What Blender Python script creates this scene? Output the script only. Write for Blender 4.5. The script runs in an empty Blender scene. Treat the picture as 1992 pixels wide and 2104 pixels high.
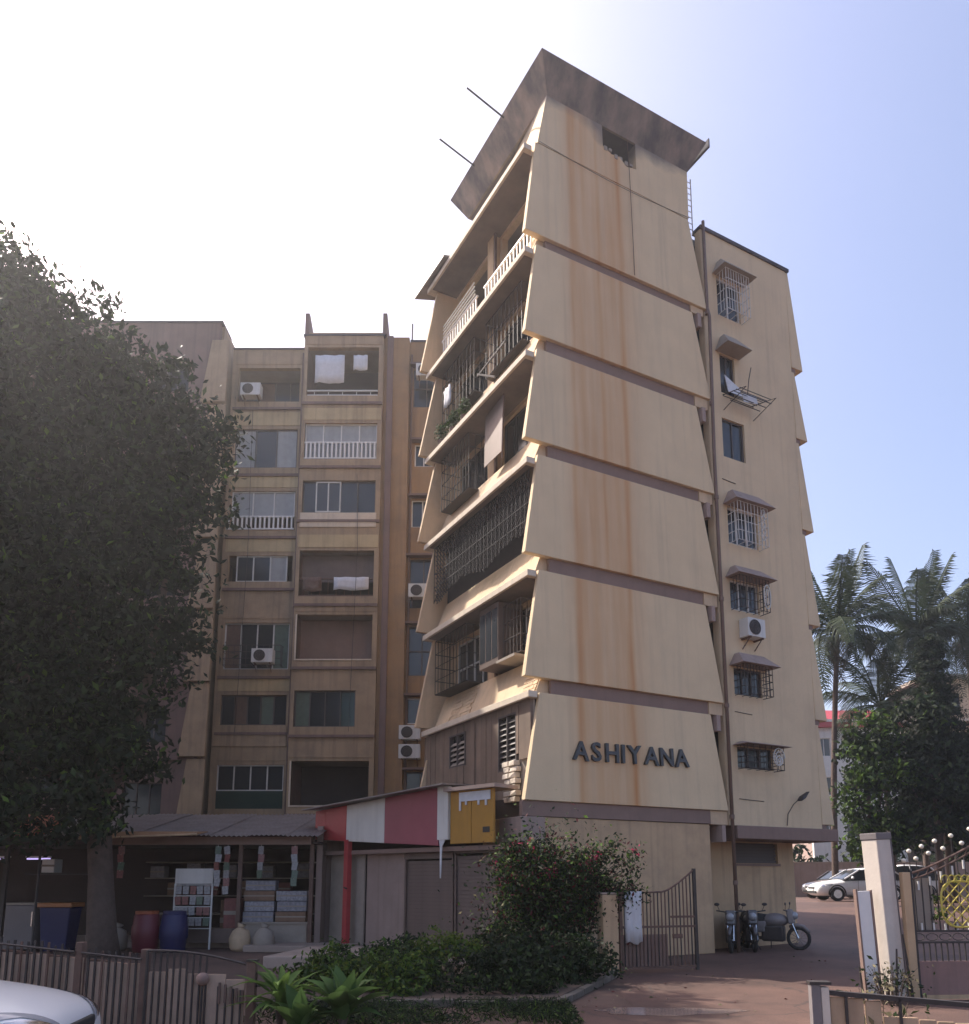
import bpy, bmesh, math, random
import numpy as np
from mathutils import Vector, Matrix
random.seed(7)
RNG = np.random.default_rng(7)
PI = math.pi
R = math.radians
scene = bpy.context.scene

# ------------------------------------------------------------------ camera
cam_data = bpy.data.cameras.new('camera')
cam = bpy.data.objects.new('camera', cam_data)
scene.collection.objects.link(cam)
cam.location = (0, 0, 1.7)
cam.rotation_euler = (R(90 + 9.39), 0, 0)
cam_data.sensor_fit = 'HORIZONTAL'
cam_data.sensor_width = 36
cam_data.lens = 29.94
cam_data.shift_x = -0.0037
cam_data.shift_y = 0.2428
cam_data.clip_start = 0.1
cam_data.clip_end = 3000
scene.camera = cam

# ------------------------------------------------------------------ light
SUN_AZ = -54.0      # degrees, from +Y towards +X
SUN_EL = 48.0
world = bpy.data.worlds.new('World')
scene.world = world
world.use_nodes = True
wn = world.node_tree
wn.nodes.clear()
sky = wn.nodes.new('ShaderNodeTexSky')
sky.sky_type = 'NISHITA'
sky.sun_disc = False
sky.sun_elevation = R(SUN_EL)
sky.sun_rotation = R(SUN_AZ)
sky.altitude = 10
sky.air_density = 1.0
sky.dust_density = 4.0
sky.ozone_density = 1.6
bg = wn.nodes.new('ShaderNodeBackground')
bg.inputs['Strength'].default_value = 0.15
wo = wn.nodes.new('ShaderNodeOutputWorld')
tint = wn.nodes.new('ShaderNodeMix'); tint.data_type = 'RGBA'; tint.blend_type = 'MULTIPLY'; tint.inputs[0].default_value = 1.0
tint.inputs[7].default_value = (1.07, 0.975, 1.0, 1)     # the camera's slightly magenta white balance
wn.links.new(sky.outputs[0], tint.inputs[6])
wn.links.new(tint.outputs[2], bg.inputs[0])
wn.links.new(bg.outputs[0], wo.inputs[0])
sl = bpy.data.lights.new('sun', 'SUN')
sl.energy = 4.2
sl.angle = R(0.55)
sl.color = (1.0, 0.93, 0.82)
sun = bpy.data.objects.new('sun', sl)
scene.collection.objects.link(sun)
sd = Vector((math.sin(R(SUN_AZ)) * math.cos(R(SUN_EL)), math.cos(R(SUN_AZ)) * math.cos(R(SUN_EL)), math.sin(R(SUN_EL))))
sun.rotation_euler = sd.to_track_quat('Z', 'Y').to_euler()
sun.location = (-20, 20, 40)
scene.view_settings.view_transform = 'Standard'
scene.view_settings.look = 'None'
scene.view_settings.gamma = 1.0
scene.view_settings.use_curve_mapping = False
scene.view_settings.exposure = 0.95

# ------------------------------------------------------------------ helpers
COL = scene.collection

class MB:
    """collects shapes, builds ONE mesh object"""
    def __init__(s): s.v = []; s.f = []; s.m = []
    def add(s, vs, fs, mi=0):
        o = len(s.v); s.v.extend([tuple(p) for p in vs])
        for f in fs: s.f.append(tuple(i + o for i in f)); s.m.append(mi)
    def hexa(s, b, t, mi=0):
        """b, t: four corners of bottom and top, counter-clockwise from above"""
        s.add(list(b) + list(t), [(3, 2, 1, 0), (4, 5, 6, 7), (0, 1, 5, 4), (1, 2, 6, 5), (2, 3, 7, 6), (3, 0, 4, 7)], mi)
    def box(s, x0, y0, z0, x1, y1, z1, mi=0):
        if x0 > x1: x0, x1 = x1, x0
        if y0 > y1: y0, y1 = y1, y0
        if z0 > z1: z0, z1 = z1, z0
        s.hexa([(x0, y0, z0), (x1, y0, z0), (x1, y1, z0), (x0, y1, z0)], [(x0, y0, z1), (x1, y0, z1), (x1, y1, z1), (x0, y1, z1)], mi)
    def tube(s, pts, r, n=6, mi=0, caps=True):
        pts = [Vector(p) for p in pts]
        rs = r if isinstance(r, (list, tuple)) else [r] * len(pts)
        o = len(s.v)
        up = None
        for i, p in enumerate(pts):
            d = (pts[min(i + 1, len(pts) - 1)] - pts[max(i - 1, 0)])
            d = d.normalized() if d.length > 1e-9 else Vector((0, 0, 1))
            if up is None:
                up = d.orthogonal().normalized()
            else:
                up = (up - d * up.dot(d))
                up = up.normalized() if up.length > 1e-6 else d.orthogonal().normalized()
            w = d.cross(up)
            for k in range(n):
                a = 2 * PI * k / n
                s.v.append(tuple(p + (up * math.cos(a) + w * math.sin(a)) * rs[i]))
        for i in range(len(pts) - 1):
            for k in range(n):
                a, b = o + i * n + k, o + i * n + (k + 1) % n
                s.f.append((a, b, b + n, a + n)); s.m.append(mi)
        if caps:
            s.f.append(tuple(o + k for k in reversed(range(n)))); s.m.append(mi)
            e = o + (len(pts) - 1) * n
            s.f.append(tuple(e + k for k in range(n))); s.m.append(mi)
    def prism(s, poly, y0, y1, ax='y', mi=0):
        """poly in (x,z), extruded along y (or in (y,z) along x)"""
        n = len(poly)
        if ax == 'y':
            a = [(p[0], y0, p[1]) for p in poly]; b = [(p[0], y1, p[1]) for p in poly]
        elif ax == 'x':
            a = [(y0, p[0], p[1]) for p in poly]; b = [(y1, p[0], p[1]) for p in poly]
        else:
            a = [(p[0], p[1], y0) for p in poly]; b = [(p[0], p[1], y1) for p in poly]
        s.add(a + b, [tuple(range(n)), tuple(reversed(range(n, 2 * n)))] + [(i + n, (i + 1) % n + n, (i + 1) % n, i) for i in range(n)], mi)
    def sphere(s, c, r, n=10, m=6, mi=0, sc=(1, 1, 1)):
        o = len(s.v)
        s.v.append((c[0], c[1], c[2] - r * sc[2]))
        for j in range(1, m):
            ph = -PI / 2 + PI * j / m
            for k in range(n):
                a = 2 * PI * k / n
                s.v.append((c[0] + r * sc[0] * math.cos(ph) * math.cos(a), c[1] + r * sc[1] * math.cos(ph) * math.sin(a), c[2] + r * sc[2] * math.sin(ph)))
        s.v.append((c[0], c[1], c[2] + r * sc[2]))
        for k in range(n):
            s.f.append((o, o + 1 + (k + 1) % n, o + 1 + k)); s.m.append(mi)
        for j in range(m - 2):
            for k in range(n):
                a = o + 1 + j * n + k; b = o + 1 + j * n + (k + 1) % n
                s.f.append((a, b, b + n, a + n)); s.m.append(mi)
        t = len(s.v) - 1
        for k in range(n):
            s.f.append((t - n + k, t - n + (k + 1) % n, t)); s.m.append(mi)
    def wall(s, ax, d0, d1, a0, a1, z0, z1, holes=(), mi=0):
        """wall slab with rectangular holes (a0,a1,z0,z1); ax: the axis the wall runs along"""
        xs = sorted(set([a0, a1] + [min(max(h[i], a0), a1) for h in holes for i in (0, 1)]))
        for i in range(len(xs) - 1):
            c = (xs[i] + xs[i + 1]) / 2
            hs = sorted([(max(h[2], z0), min(h[3], z1)) for h in holes if h[0] < c < h[1]])
            z = z0
            for lo, hi in hs + [(z1, z1)]:
                if lo - z > 1e-4:
                    if ax == 'x': s.box(xs[i], d0, z, xs[i + 1], d1, lo, mi)
                    else: s.box(d0, xs[i], z, d1, xs[i + 1], lo, mi)
                z = max(z, hi)
    def mesh(s, name, smooth=False):
        me = bpy.data.meshes.new(name)
        me.from_pydata(s.v, [], s.f)
        if any(s.m): me.polygons.foreach_set('material_index', s.m)
        bm = bmesh.new(); bm.from_mesh(me)
        bmesh.ops.recalc_face_normals(bm, faces=bm.faces)
        bm.to_mesh(me); bm.free()
        if smooth: me.polygons.foreach_set('use_smooth', [True] * len(me.polygons))
        me.update()
        return me
    def build(s, name, mat, parent=None, smooth=False, bevel=0, kind=None, label=None):
        return link(s.mesh(name, smooth), name, mat, parent, bevel=bevel, kind=kind, label=label)

def link(me, name, mat=None, parent=None, loc=None, rot=None, bevel=0, kind=None, label=None):
    if mat is not None and not me.materials:
        for m in (mat if isinstance(mat, (list, tuple)) else [mat]): me.materials.append(m)
    o = bpy.data.objects.new(name, me)
    COL.objects.link(o)
    if parent is not None: o.parent = parent
    if loc is not None: o.location = loc
    if rot is not None: o.rotation_euler = rot
    if bevel:
        b = o.modifiers.new('bevel', 'BEVEL'); b.width = bevel; b.segments = 2; b.limit_method = 'ANGLE'
    if kind: o['kind'] = kind
    if label: o['label'] = label
    return o

def tag(o, label, cat, group=None):
    o['label'] = label; o['category'] = cat
    if group: o['group'] = group
    return o

def thing(name, label, cat, loc=(0, 0, 0), rz=0, group=None):
    o = bpy.data.objects.new(name, None)
    o.empty_display_size = 0.3
    COL.objects.link(o)
    o.location = loc; o.rotation_euler = (0, 0, rz)
    return tag(o, label, cat, group)

def copy_tree(o, parent=None):
    c = o.copy(); COL.objects.link(c)
    if parent is not None: c.parent = parent
    for ch in list(o.children): copy_tree(ch, c)
    return c

def one(name, build_fn, mat, label, cat, loc=(0, 0, 0), rz=0, group=None, bevel=0, smooth=False, rot=None):
    """a thing that is one mesh"""
    mb = MB(); build_fn(mb)
    o = mb.build(name, mat, None, smooth=smooth, bevel=bevel)
    o.location = loc; o.rotation_euler = rot if rot else (0, 0, rz)
    return tag(o, label, cat, group)

# ------------------------------------------------------------------ materials
def nm(nt, t, **kw):
    n = nt.nodes.new(t)
    for k, v in kw.items(): setattr(n, k, v)
    return n

def mat(name, col, rough=0.8, var=0.12, scale=2.0, bump=0.0, bscale=30.0, metal=0.0, streak=0.0, scol=(0.1, 0.08, 0.06), spec=0.5,
        dirt=0.0, dcol=(0.12, 0.1, 0.09), emit=None, coat=0.0, rnd=0.0):
    m = bpy.data.materials.new(name); m.use_nodes = True
    nt = m.node_tree; L = nt.links.new
    b = nt.nodes['Principled BSDF']
    b.inputs['Roughness'].default_value = rough
    b.inputs['Metallic'].default_value = metal
    b.inputs['Specular IOR Level'].default_value = spec
    b.inputs['Coat Weight'].default_value = coat
    tc = nm(nt, 'ShaderNodeTexCoord')
    n1 = nm(nt, 'ShaderNodeTexNoise'); n1.inputs['Scale'].default_value = scale; n1.inputs['Detail'].default_value = 6; n1.inputs['Roughness'].default_value = 0.62
    L(tc.outputs['Object'], n1.inputs['Vector'])
    mr = nm(nt, 'ShaderNodeMapRange'); mr.inputs[1].default_value = 0.25; mr.inputs[2].default_value = 0.75
    mr.inputs[3].default_value = 1 - var; mr.inputs[4].default_value = 1 + var
    L(n1.outputs[0], mr.inputs[0])
    mx = nm(nt, 'ShaderNodeMix', data_type='RGBA', blend_type='MULTIPLY'); mx.inputs[0].default_value = 1
    mx.inputs[6].default_value = (*col, 1)
    L(mr.outputs[0], mx.inputs[7])
    out = mx.outputs[2]
    if rnd:
        oi = nm(nt, 'ShaderNodeObjectInfo')
        r2 = nm(nt, 'ShaderNodeMapRange'); r2.inputs[3].default_value = 1 - rnd; r2.inputs[4].default_value = 1 + rnd
        L(oi.outputs['Random'], r2.inputs[0])
        mz = nm(nt, 'ShaderNodeMix', data_type='RGBA', blend_type='MULTIPLY'); mz.inputs[0].default_value = 1
        L(out, mz.inputs[6]); L(r2.outputs[0], mz.inputs[7]); out = mz.outputs[2]
    if streak:
        mp = nm(nt, 'ShaderNodeMapping'); mp.inputs['Scale'].default_value = (5, 5, 0.22)
        L(tc.outputs['Object'], mp.inputs[0])
        n2 = nm(nt, 'ShaderNodeTexNoise'); n2.inputs['Scale'].default_value = 1.3; n2.inputs['Detail'].default_value = 5
        L(mp.outputs[0], n2.inputs['Vector'])
        r = nm(nt, 'ShaderNodeMapRange'); r.inputs[1].default_value = 0.5; r.inputs[2].default_value = 0.75; r.inputs[4].default_value = streak
        L(n2.outputs[0], r.inputs[0])
        m2 = nm(nt, 'ShaderNodeMix', data_type='RGBA'); m2.inputs[7].default_value = (*scol, 1)
        L(r.outputs[0], m2.inputs[0]); L(out, m2.inputs[6]); out = m2.outputs[2]
    if dirt:
        n3 = nm(nt, 'ShaderNodeTexNoise'); n3.inputs['Scale'].default_value = 0.9; n3.inputs['Detail'].default_value = 9; n3.inputs['Roughness'].default_value = 0.7
        L(tc.outputs['Object'], n3.inputs['Vector'])
        r = nm(nt, 'ShaderNodeMapRange'); r.inputs[1].default_value = 0.48; r.inputs[2].default_value = 0.72; r.inputs[4].default_value = dirt
        L(n3.outputs[0], r.inputs[0])
        m2 = nm(nt, 'ShaderNodeMix', data_type='RGBA'); m2.inputs[7].default_value = (*dcol, 1)
        L(r.outputs[0], m2.inputs[0]); L(out, m2.inputs[6]); out = m2.outputs[2]
    L(out, b.inputs['Base Color'])
    if bump:
        n4 = nm(nt, 'ShaderNodeTexNoise'); n4.inputs['Scale'].default_value = bscale; n4.inputs['Detail'].default_value = 4
        L(tc.outputs['Object'], n4.inputs['Vector'])
        bp = nm(nt, 'ShaderNodeBump'); bp.inputs['Strength'].default_value = bump; bp.inputs['Distance'].default_value = 0.02
        L(n4.outputs[0], bp.inputs['Height']); L(bp.outputs[0], b.inputs['Normal'])
    if emit:
        b.inputs['Emission Color'].default_value = (*emit[:3], 1); b.inputs['Emission Strength'].default_value = emit[3]
    return m

def leafmat(name, col, trans=0.25):
    m = bpy.data.materials.new(name); m.use_nodes = True
    nt = m.node_tree; L = nt.links.new
    b = nt.nodes['Principled BSDF']; out = nt.nodes['Material Output']
    b.inputs['Roughness'].default_value = 0.65
    b.inputs['Specular IOR Level'].default_value = 0.14
    tc = nm(nt, 'ShaderNodeTexCoord')
    n1 = nm(nt, 'ShaderNodeTexNoise'); n1.inputs['Scale'].default_value = 1.1; n1.inputs['Detail'].default_value = 4
    L(tc.outputs['Object'], n1.inputs['Vector'])
    mr = nm(nt, 'ShaderNodeMapRange'); mr.inputs[1].default_value = 0.3; mr.inputs[2].default_value = 0.7; mr.inputs[3].default_value = 0.6; mr.inputs[4].default_value = 1.4
    L(n1.outputs[0], mr.inputs[0])
    mx = nm(nt, 'ShaderNodeMix', data_type='RGBA', blend_type='MULTIPLY'); mx.inputs[0].default_value = 1; mx.inputs[6].default_value = (*col, 1)
    L(mr.outputs[0], mx.inputs[7]); L(mx.outputs[2], b.inputs['Base Color'])
    t = nm(nt, 'ShaderNodeBsdfTranslucent'); L(mx.outputs[2], t.inputs[0])
    ms = nm(nt, 'ShaderNodeMixShader'); ms.inputs[0].default_value = trans
    L(b.outputs[0], ms.inputs[1]); L(t.outputs[0], ms.inputs[2]); L(ms.outputs[0], out.inputs[0])
    return m

def panel_mat(name, col):
    """painted cement panel with rusty run-off stains down its middle"""
    m = mat(name, col, 0.85, 0.07, 1.1, 0.12, 18, streak=0.18, scol=(0.26, 0.21, 0.16))
    nt = m.node_tree; L = nt.links.new
    b = nt.nodes['Principled BSDF']
    src = b.inputs['Base Color'].links[0].from_socket
    tc = nm(nt, 'ShaderNodeTexCoord')
    sx = nm(nt, 'ShaderNodeSeparateXYZ'); L(tc.outputs['Object'], sx.inputs[0])
    wob = nm(nt, 'ShaderNodeTexNoise'); wob.inputs['Scale'].default_value = 0.35; L(tc.outputs['Object'], wob.inputs['Vector'])
    wr = nm(nt, 'ShaderNodeMapRange'); wr.inputs[3].default_value = -0.09; wr.inputs[4].default_value = 0.09; L(wob.outputs[0], wr.inputs[0])
    ad = nm(nt, 'ShaderNodeMath', operation='ADD'); L(sx.outputs[0], ad.inputs[0]); L(wr.outputs[0], ad.inputs[1])
    rp = nm(nt, 'ShaderNodeValToRGB')
    mr = nm(nt, 'ShaderNodeMapRange'); mr.inputs[1].default_value = 0.0; mr.inputs[2].default_value = 6.0
    L(ad.outputs[0], mr.inputs[0]); L(mr.outputs[0], rp.inputs[0])
    els = rp.color_ramp.elements
    els[0].position = 0.0; els[0].color = (0, 0, 0, 1); els[1].position = 1.0; els[1].color = (0, 0, 0, 1)
    for p, c in [(0.19, 0.0), (0.235, 0.3), (0.255, 0.9), (0.285, 0.6), (0.32, 0.62), (0.36, 0.45), (0.383, 0.55), (0.395, 0.85), (0.412, 0.5), (0.46, 0.6), (0.49, 0.6), (0.508, 1.0), (0.53, 0.4), (0.60, 0.1), (0.68, 0.0)]:
        e = els.new(p); e.color = (c, c, c, 1)
    mp = nm(nt, 'ShaderNodeMapping'); mp.inputs['Scale'].default_value = (4, 4, 0.16); L(tc.outputs['Object'], mp.inputs[0])
    n2 = nm(nt, 'ShaderNodeTexNoise'); n2.inputs['Scale'].default_value = 1.0; n2.inputs['Detail'].default_value = 6; L(mp.outputs[0], n2.inputs['Vector'])
    r2 = nm(nt, 'ShaderNodeMapRange'); r2.inputs[1].default_value = 0.25; r2.inputs[2].default_value = 0.7; r2.inputs[3].default_value = 0.3; r2.inputs[4].default_value = 1.0; L(n2.outputs[0], r2.inputs[0])
    mu = nm(nt, 'ShaderNodeMath', operation='MULTIPLY'); L(rp.outputs[0], mu.inputs[0]); L(r2.outputs[0], mu.inputs[1])
    mx = nm(nt, 'ShaderNodeMix', data_type='RGBA'); mx.inputs[7].default_value = (0.52, 0.235, 0.08, 1)
    L(mu.outputs[0], mx.inputs[0]); L(src, mx.inputs[6])
    # black algae where rain lands, at the top of the tower
    zr = nm(nt, 'ShaderNodeMapRange'); zr.inputs[1].default_value = 20.3; zr.inputs[2].default_value = 21.7; L(sx.outputs[2], zr.inputs[0])
    n3 = nm(nt, 'ShaderNodeTexNoise'); n3.inputs['Scale'].default_value = 0.8; n3.inputs['Detail'].default_value = 8; L(tc.outputs['Object'], n3.inputs['Vector'])
    a3 = nm(nt, 'ShaderNodeMath', operation='ADD'); L(zr.outputs[0], a3.inputs[0]); L(n3.outputs[0], a3.inputs[1])
    du = nm(nt, 'ShaderNodeMath', operation='SUBTRACT'); L(sx.outputs[0], du.inputs[0]); du.inputs[1].default_value = 3.1
    du2 = nm(nt, 'ShaderNodeMath', operation='ABSOLUTE'); L(du.outputs[0], du2.inputs[0])
    du3 = nm(nt, 'ShaderNodeMapRange'); du3.inputs[1].default_value = 0.9; du3.inputs[2].default_value = 0.2; du3.inputs[4].default_value = 0.45; L(du2.outputs[0], du3.inputs[0])
    zq = nm(nt, 'ShaderNodeMapRange'); zq.inputs[1].default_value = 20.3; zq.inputs[2].default_value = 20.8; L(sx.outputs[2], zq.inputs[0])
    dz = nm(nt, 'ShaderNodeMath', operation='MULTIPLY'); L(du3.outputs[0], dz.inputs[0]); L(zq.outputs[0], dz.inputs[1])
    a4 = nm(nt, 'ShaderNodeMath', operation='ADD'); L(a3.outputs[0], a4.inputs[0]); L(dz.outputs[0], a4.inputs[1]); a3 = a4
    r3 = nm(nt, 'ShaderNodeMapRange'); r3.inputs[1].default_value = 1.0; r3.inputs[2].default_value = 1.35; r3.inputs[4].default_value = 0.85; L(a3.outputs[0], r3.inputs[0])
    m3 = nm(nt, 'ShaderNodeMix', data_type='RGBA'); m3.inputs[7].default_value = (0.13, 0.12, 0.12, 1)
    L(r3.outputs[0], m3.inputs[0]); L(mx.outputs[2], m3.inputs[6])
    L(m3.outputs[2], b.inputs['Base Color'])
    return m

def parapet_mat():
    m = mat('rain_blackened_parapet', (0.34, 0.27, 0.22), 0.92, 0.2, 1.2, 0.2, 14)
    nt = m.node_tree; L = nt.links.new; b = nt.nodes['Principled BSDF']; src = b.inputs['Base Color'].links[0].from_socket
    tc = nm(nt, 'ShaderNodeTexCoord')
    mp = nm(nt, 'ShaderNodeMapping'); mp.inputs['Scale'].default_value = (1.6, 1.6, 0.5); L(tc.outputs['Object'], mp.inputs[0])
    n = nm(nt, 'ShaderNodeTexNoise'); n.inputs['Scale'].default_value = 1.0; n.inputs['Detail'].default_value = 8; n.inputs['Roughness'].default_value = 0.62; L(mp.outputs[0], n.inputs['Vector'])
    r = nm(nt, 'ShaderNodeMapRange'); r.inputs[1].default_value = 0.36; r.inputs[2].default_value = 0.62; r.inputs[3].default_value = 0.25; r.inputs[4].default_value = 0.95; L(n.outputs[0], r.inputs[0])
    x = nm(nt, 'ShaderNodeMix', data_type='RGBA'); x.inputs[7].default_value = (0.085, 0.078, 0.082, 1); L(r.outputs[0], x.inputs[0]); L(src, x.inputs[6]); L(x.outputs[2], b.inputs['Base Color'])
    return m
CREAM = (0.60, 0.445, 0.285)
M = dict(
    parapet=parapet_mat(),
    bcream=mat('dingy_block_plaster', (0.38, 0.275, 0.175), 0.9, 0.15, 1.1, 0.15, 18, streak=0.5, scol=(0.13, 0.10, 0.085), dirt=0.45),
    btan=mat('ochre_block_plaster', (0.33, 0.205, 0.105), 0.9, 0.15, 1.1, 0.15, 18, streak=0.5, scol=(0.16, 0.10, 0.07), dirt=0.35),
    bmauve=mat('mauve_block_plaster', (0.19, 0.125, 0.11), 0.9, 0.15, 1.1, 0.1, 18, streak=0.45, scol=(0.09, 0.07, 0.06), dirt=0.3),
    panel=panel_mat('cream_cement_panel', (0.68, 0.525, 0.33)),
    cream=mat('cream_plaster', CREAM, 0.88, 0.1, 1.3, 0.12, 18, streak=0.25, scol=(0.25, 0.19, 0.13), dirt=0.25),
    wing=mat('wing_plaster', (0.67, 0.52, 0.335), 0.88, 0.08, 0.8, 0.1, 18, streak=0.2, scol=(0.27, 0.2, 0.14), dirt=0.18, dcol=(0.3, 0.22, 0.17)),
    tan=mat('tan_plaster', (0.52, 0.36, 0.215), 0.88, 0.12, 1.3, 0.15, 18, streak=0.3, dirt=0.3),
    lip=mat('pale_cement_edge', (0.64, 0.54, 0.42), 0.85, 0.1, 3, 0.1, 20, streak=0.2),
    brown=mat('mauve_brown_paint', (0.24, 0.16, 0.13), 0.85, 0.12, 2, 0.1, 20, streak=0.15),
    mauve=mat('faded_mauve_plaster', (0.33, 0.245, 0.21), 0.85, 0.12, 2, 0.1, 20, streak=0.3),
    soot=mat('blackened_cement', (0.085, 0.08, 0.09), 0.9, 0.25, 1.6, 0.2, 14, streak=0.5, scol=(0.045, 0.042, 0.048)),
    under=mat('shaded_stained_soffit', (0.17, 0.13, 0.11), 0.92, 0.25, 1.5, 0.15, 16, dirt=0.5, dcol=(0.07, 0.06, 0.055)),  # dirt tone plus the ledge shade painted in
    bpale=mat('yellowed_spandrel', (0.50, 0.385, 0.22), 0.9, 0.12, 1.3, 0.1, 18, streak=0.45, scol=(0.2, 0.15, 0.1), dirt=0.25),
    curtain2=mat('green_curtain', (0.10, 0.14, 0.11), 0.8, 0.2, 6, streak=0.3), curtain3=mat('brown_curtain', (0.16, 0.10, 0.075), 0.8, 0.2, 6, streak=0.3),
    soffit=mat('grey_cement', (0.33, 0.28, 0.23), 0.9, 0.15, 2, 0.15, 16, dirt=0.4),
    glass=mat('dark_window_glass', (0.035, 0.04, 0.045), 0.12, 0.1, 2, spec=0.6),
    glassg=mat('green_window_glass', (0.03, 0.06, 0.05), 0.12, 0.1, 2, spec=0.6),
    curtain=mat('pale_blind', (0.32, 0.33, 0.33), 0.5, 0.15, 5, streak=0.2),
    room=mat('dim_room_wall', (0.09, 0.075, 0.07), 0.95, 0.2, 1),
    alu=mat('white_window_frame', (0.62, 0.61, 0.58), 0.5, 0.08, 4),
    dframe=mat('dark_window_frame', (0.09, 0.075, 0.07), 0.6, 0.1, 4),
    net=mat('black_netting', (0.028, 0.024, 0.026), 0.95, 0.2, 6),
    iron=mat('dark_iron', (0.05, 0.042, 0.04), 0.55, 0.2, 8, metal=0.3),
    rust=mat('rusty_iron', (0.13, 0.075, 0.055), 0.75, 0.3, 8, 0.1, 60, dirt=0.4),
    sheet=mat('brown_sheet', (0.19, 0.135, 0.10), 0.7, 0.2, 2, 0.1, 30, streak=0.45, scol=(0.10, 0.07, 0.055), rnd=0.15),
    white=mat('white_paint', (0.75, 0.73, 0.70), 0.55, 0.06, 3, streak=0.15, scol=(0.4, 0.36, 0.32)),
    brick=mat('pale_brick', (0.50, 0.37, 0.24), 0.9, 0.2, 3, 0.2, 40, rnd=0.18),
    pipe=mat('brown_drain_pipe', (0.17, 0.11, 0.085), 0.6, 0.15, 4),
    letter=mat('black_letter_enamel', (0.035, 0.037, 0.042), 0.4, 0.3, 9),
    shutter=mat('grey_rolling_shutter', (0.15, 0.108, 0.092), 0.55, 0.15, 3, metal=0.25, streak=0.3),
    red=mat('red_sign_paint', (0.42, 0.045, 0.05), 0.45, 0.12, 2),
    pink=mat('faded_crimson_sign', (0.30, 0.07, 0.095), 0.45, 0.12, 2),
    swhite=mat('white_sign_paint', (0.62, 0.60, 0.56), 0.5, 0.08, 2, streak=0.15),
    yellow=mat('ochre_sign_paint', (0.40, 0.20, 0.025), 0.5, 0.12, 2, streak=0.2),
    tin=mat('galvanised_roof_sheet', (0.24, 0.215, 0.21), 0.55, 0.25, 3, metal=0.3, dirt=0.5, dcol=(0.16, 0.13, 0.11)),
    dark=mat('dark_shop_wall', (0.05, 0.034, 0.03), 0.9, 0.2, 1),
    conc=mat('worn_concrete', (0.34, 0.265, 0.215), 0.9, 0.18, 1.5, 0.25, 25, dirt=0.5, dcol=(0.18, 0.14, 0.12)),
    stone=mat('pale_stone', (0.60, 0.52, 0.42), 0.9, 0.15, 4, 0.4, 20, rnd=0.12),
    bark=mat('tree_bark', (0.085, 0.06, 0.048), 0.95, 0.35, 6, 0.8, 14),
    rubber=mat('black_rubber', (0.02, 0.02, 0.02), 0.8, 0.1, 5),
    chrome=mat('bright_metal', (0.6, 0.6, 0.6), 0.2, 0.05, 5, metal=1.0),
    cloth=mat('white_cloth', (0.62, 0.62, 0.64), 0.9, 0.1, 6),
    carw=mat('white_car_paint', (0.72, 0.73, 0.73), 0.3, 0.02, 2, coat=0.6),
    card=mat('dark_car_paint', (0.06, 0.055, 0.06), 0.3, 0.05, 2, coat=0.6),
    lens=mat('headlamp_lens', (0.30, 0.31, 0.33), 0.08, 0.05, 4, spec=0.8),
    acw=mat('air_conditioner_case', (0.60, 0.59, 0.56), 0.5, 0.06, 4, streak=0.2),
    soil=mat('planting_soil', (0.085, 0.058, 0.042), 0.95, 0.3, 3, 0.5, 20),
)

# ------------------------------------------------------------------ ground
def smooth(a, b, x):
    t = min(max((x - a) / (b - a), 0), 1); return t * t * (3 - 2 * t)
def gz(x, y):
    """gentle rise towards the yard at the back right"""
    return 0.78 * smooth(19, 36, y) * smooth(4.5, 11, x)

def sheet(name, xs, ys, dz, m, inside=None):
    mb = MB(); idx = {}
    for j, y in enumerate(ys):
        for i, x in enumerate(xs):
            idx[i, j] = len(mb.v); mb.v.append((x, y, gz(x, y) + dz))
    for j in range(len(ys) - 1):
        for i in range(len(xs) - 1):
            if inside and not inside((xs[i] + xs[i + 1]) / 2, (ys[j] + ys[j + 1]) / 2): continue
            mb.f.append((idx[i, j], idx[i + 1, j], idx[i + 1, j + 1], idx[i, j + 1])); mb.m.append(0)
    o = mb.build(name, m, kind='structure', smooth=True)
    return o

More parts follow.
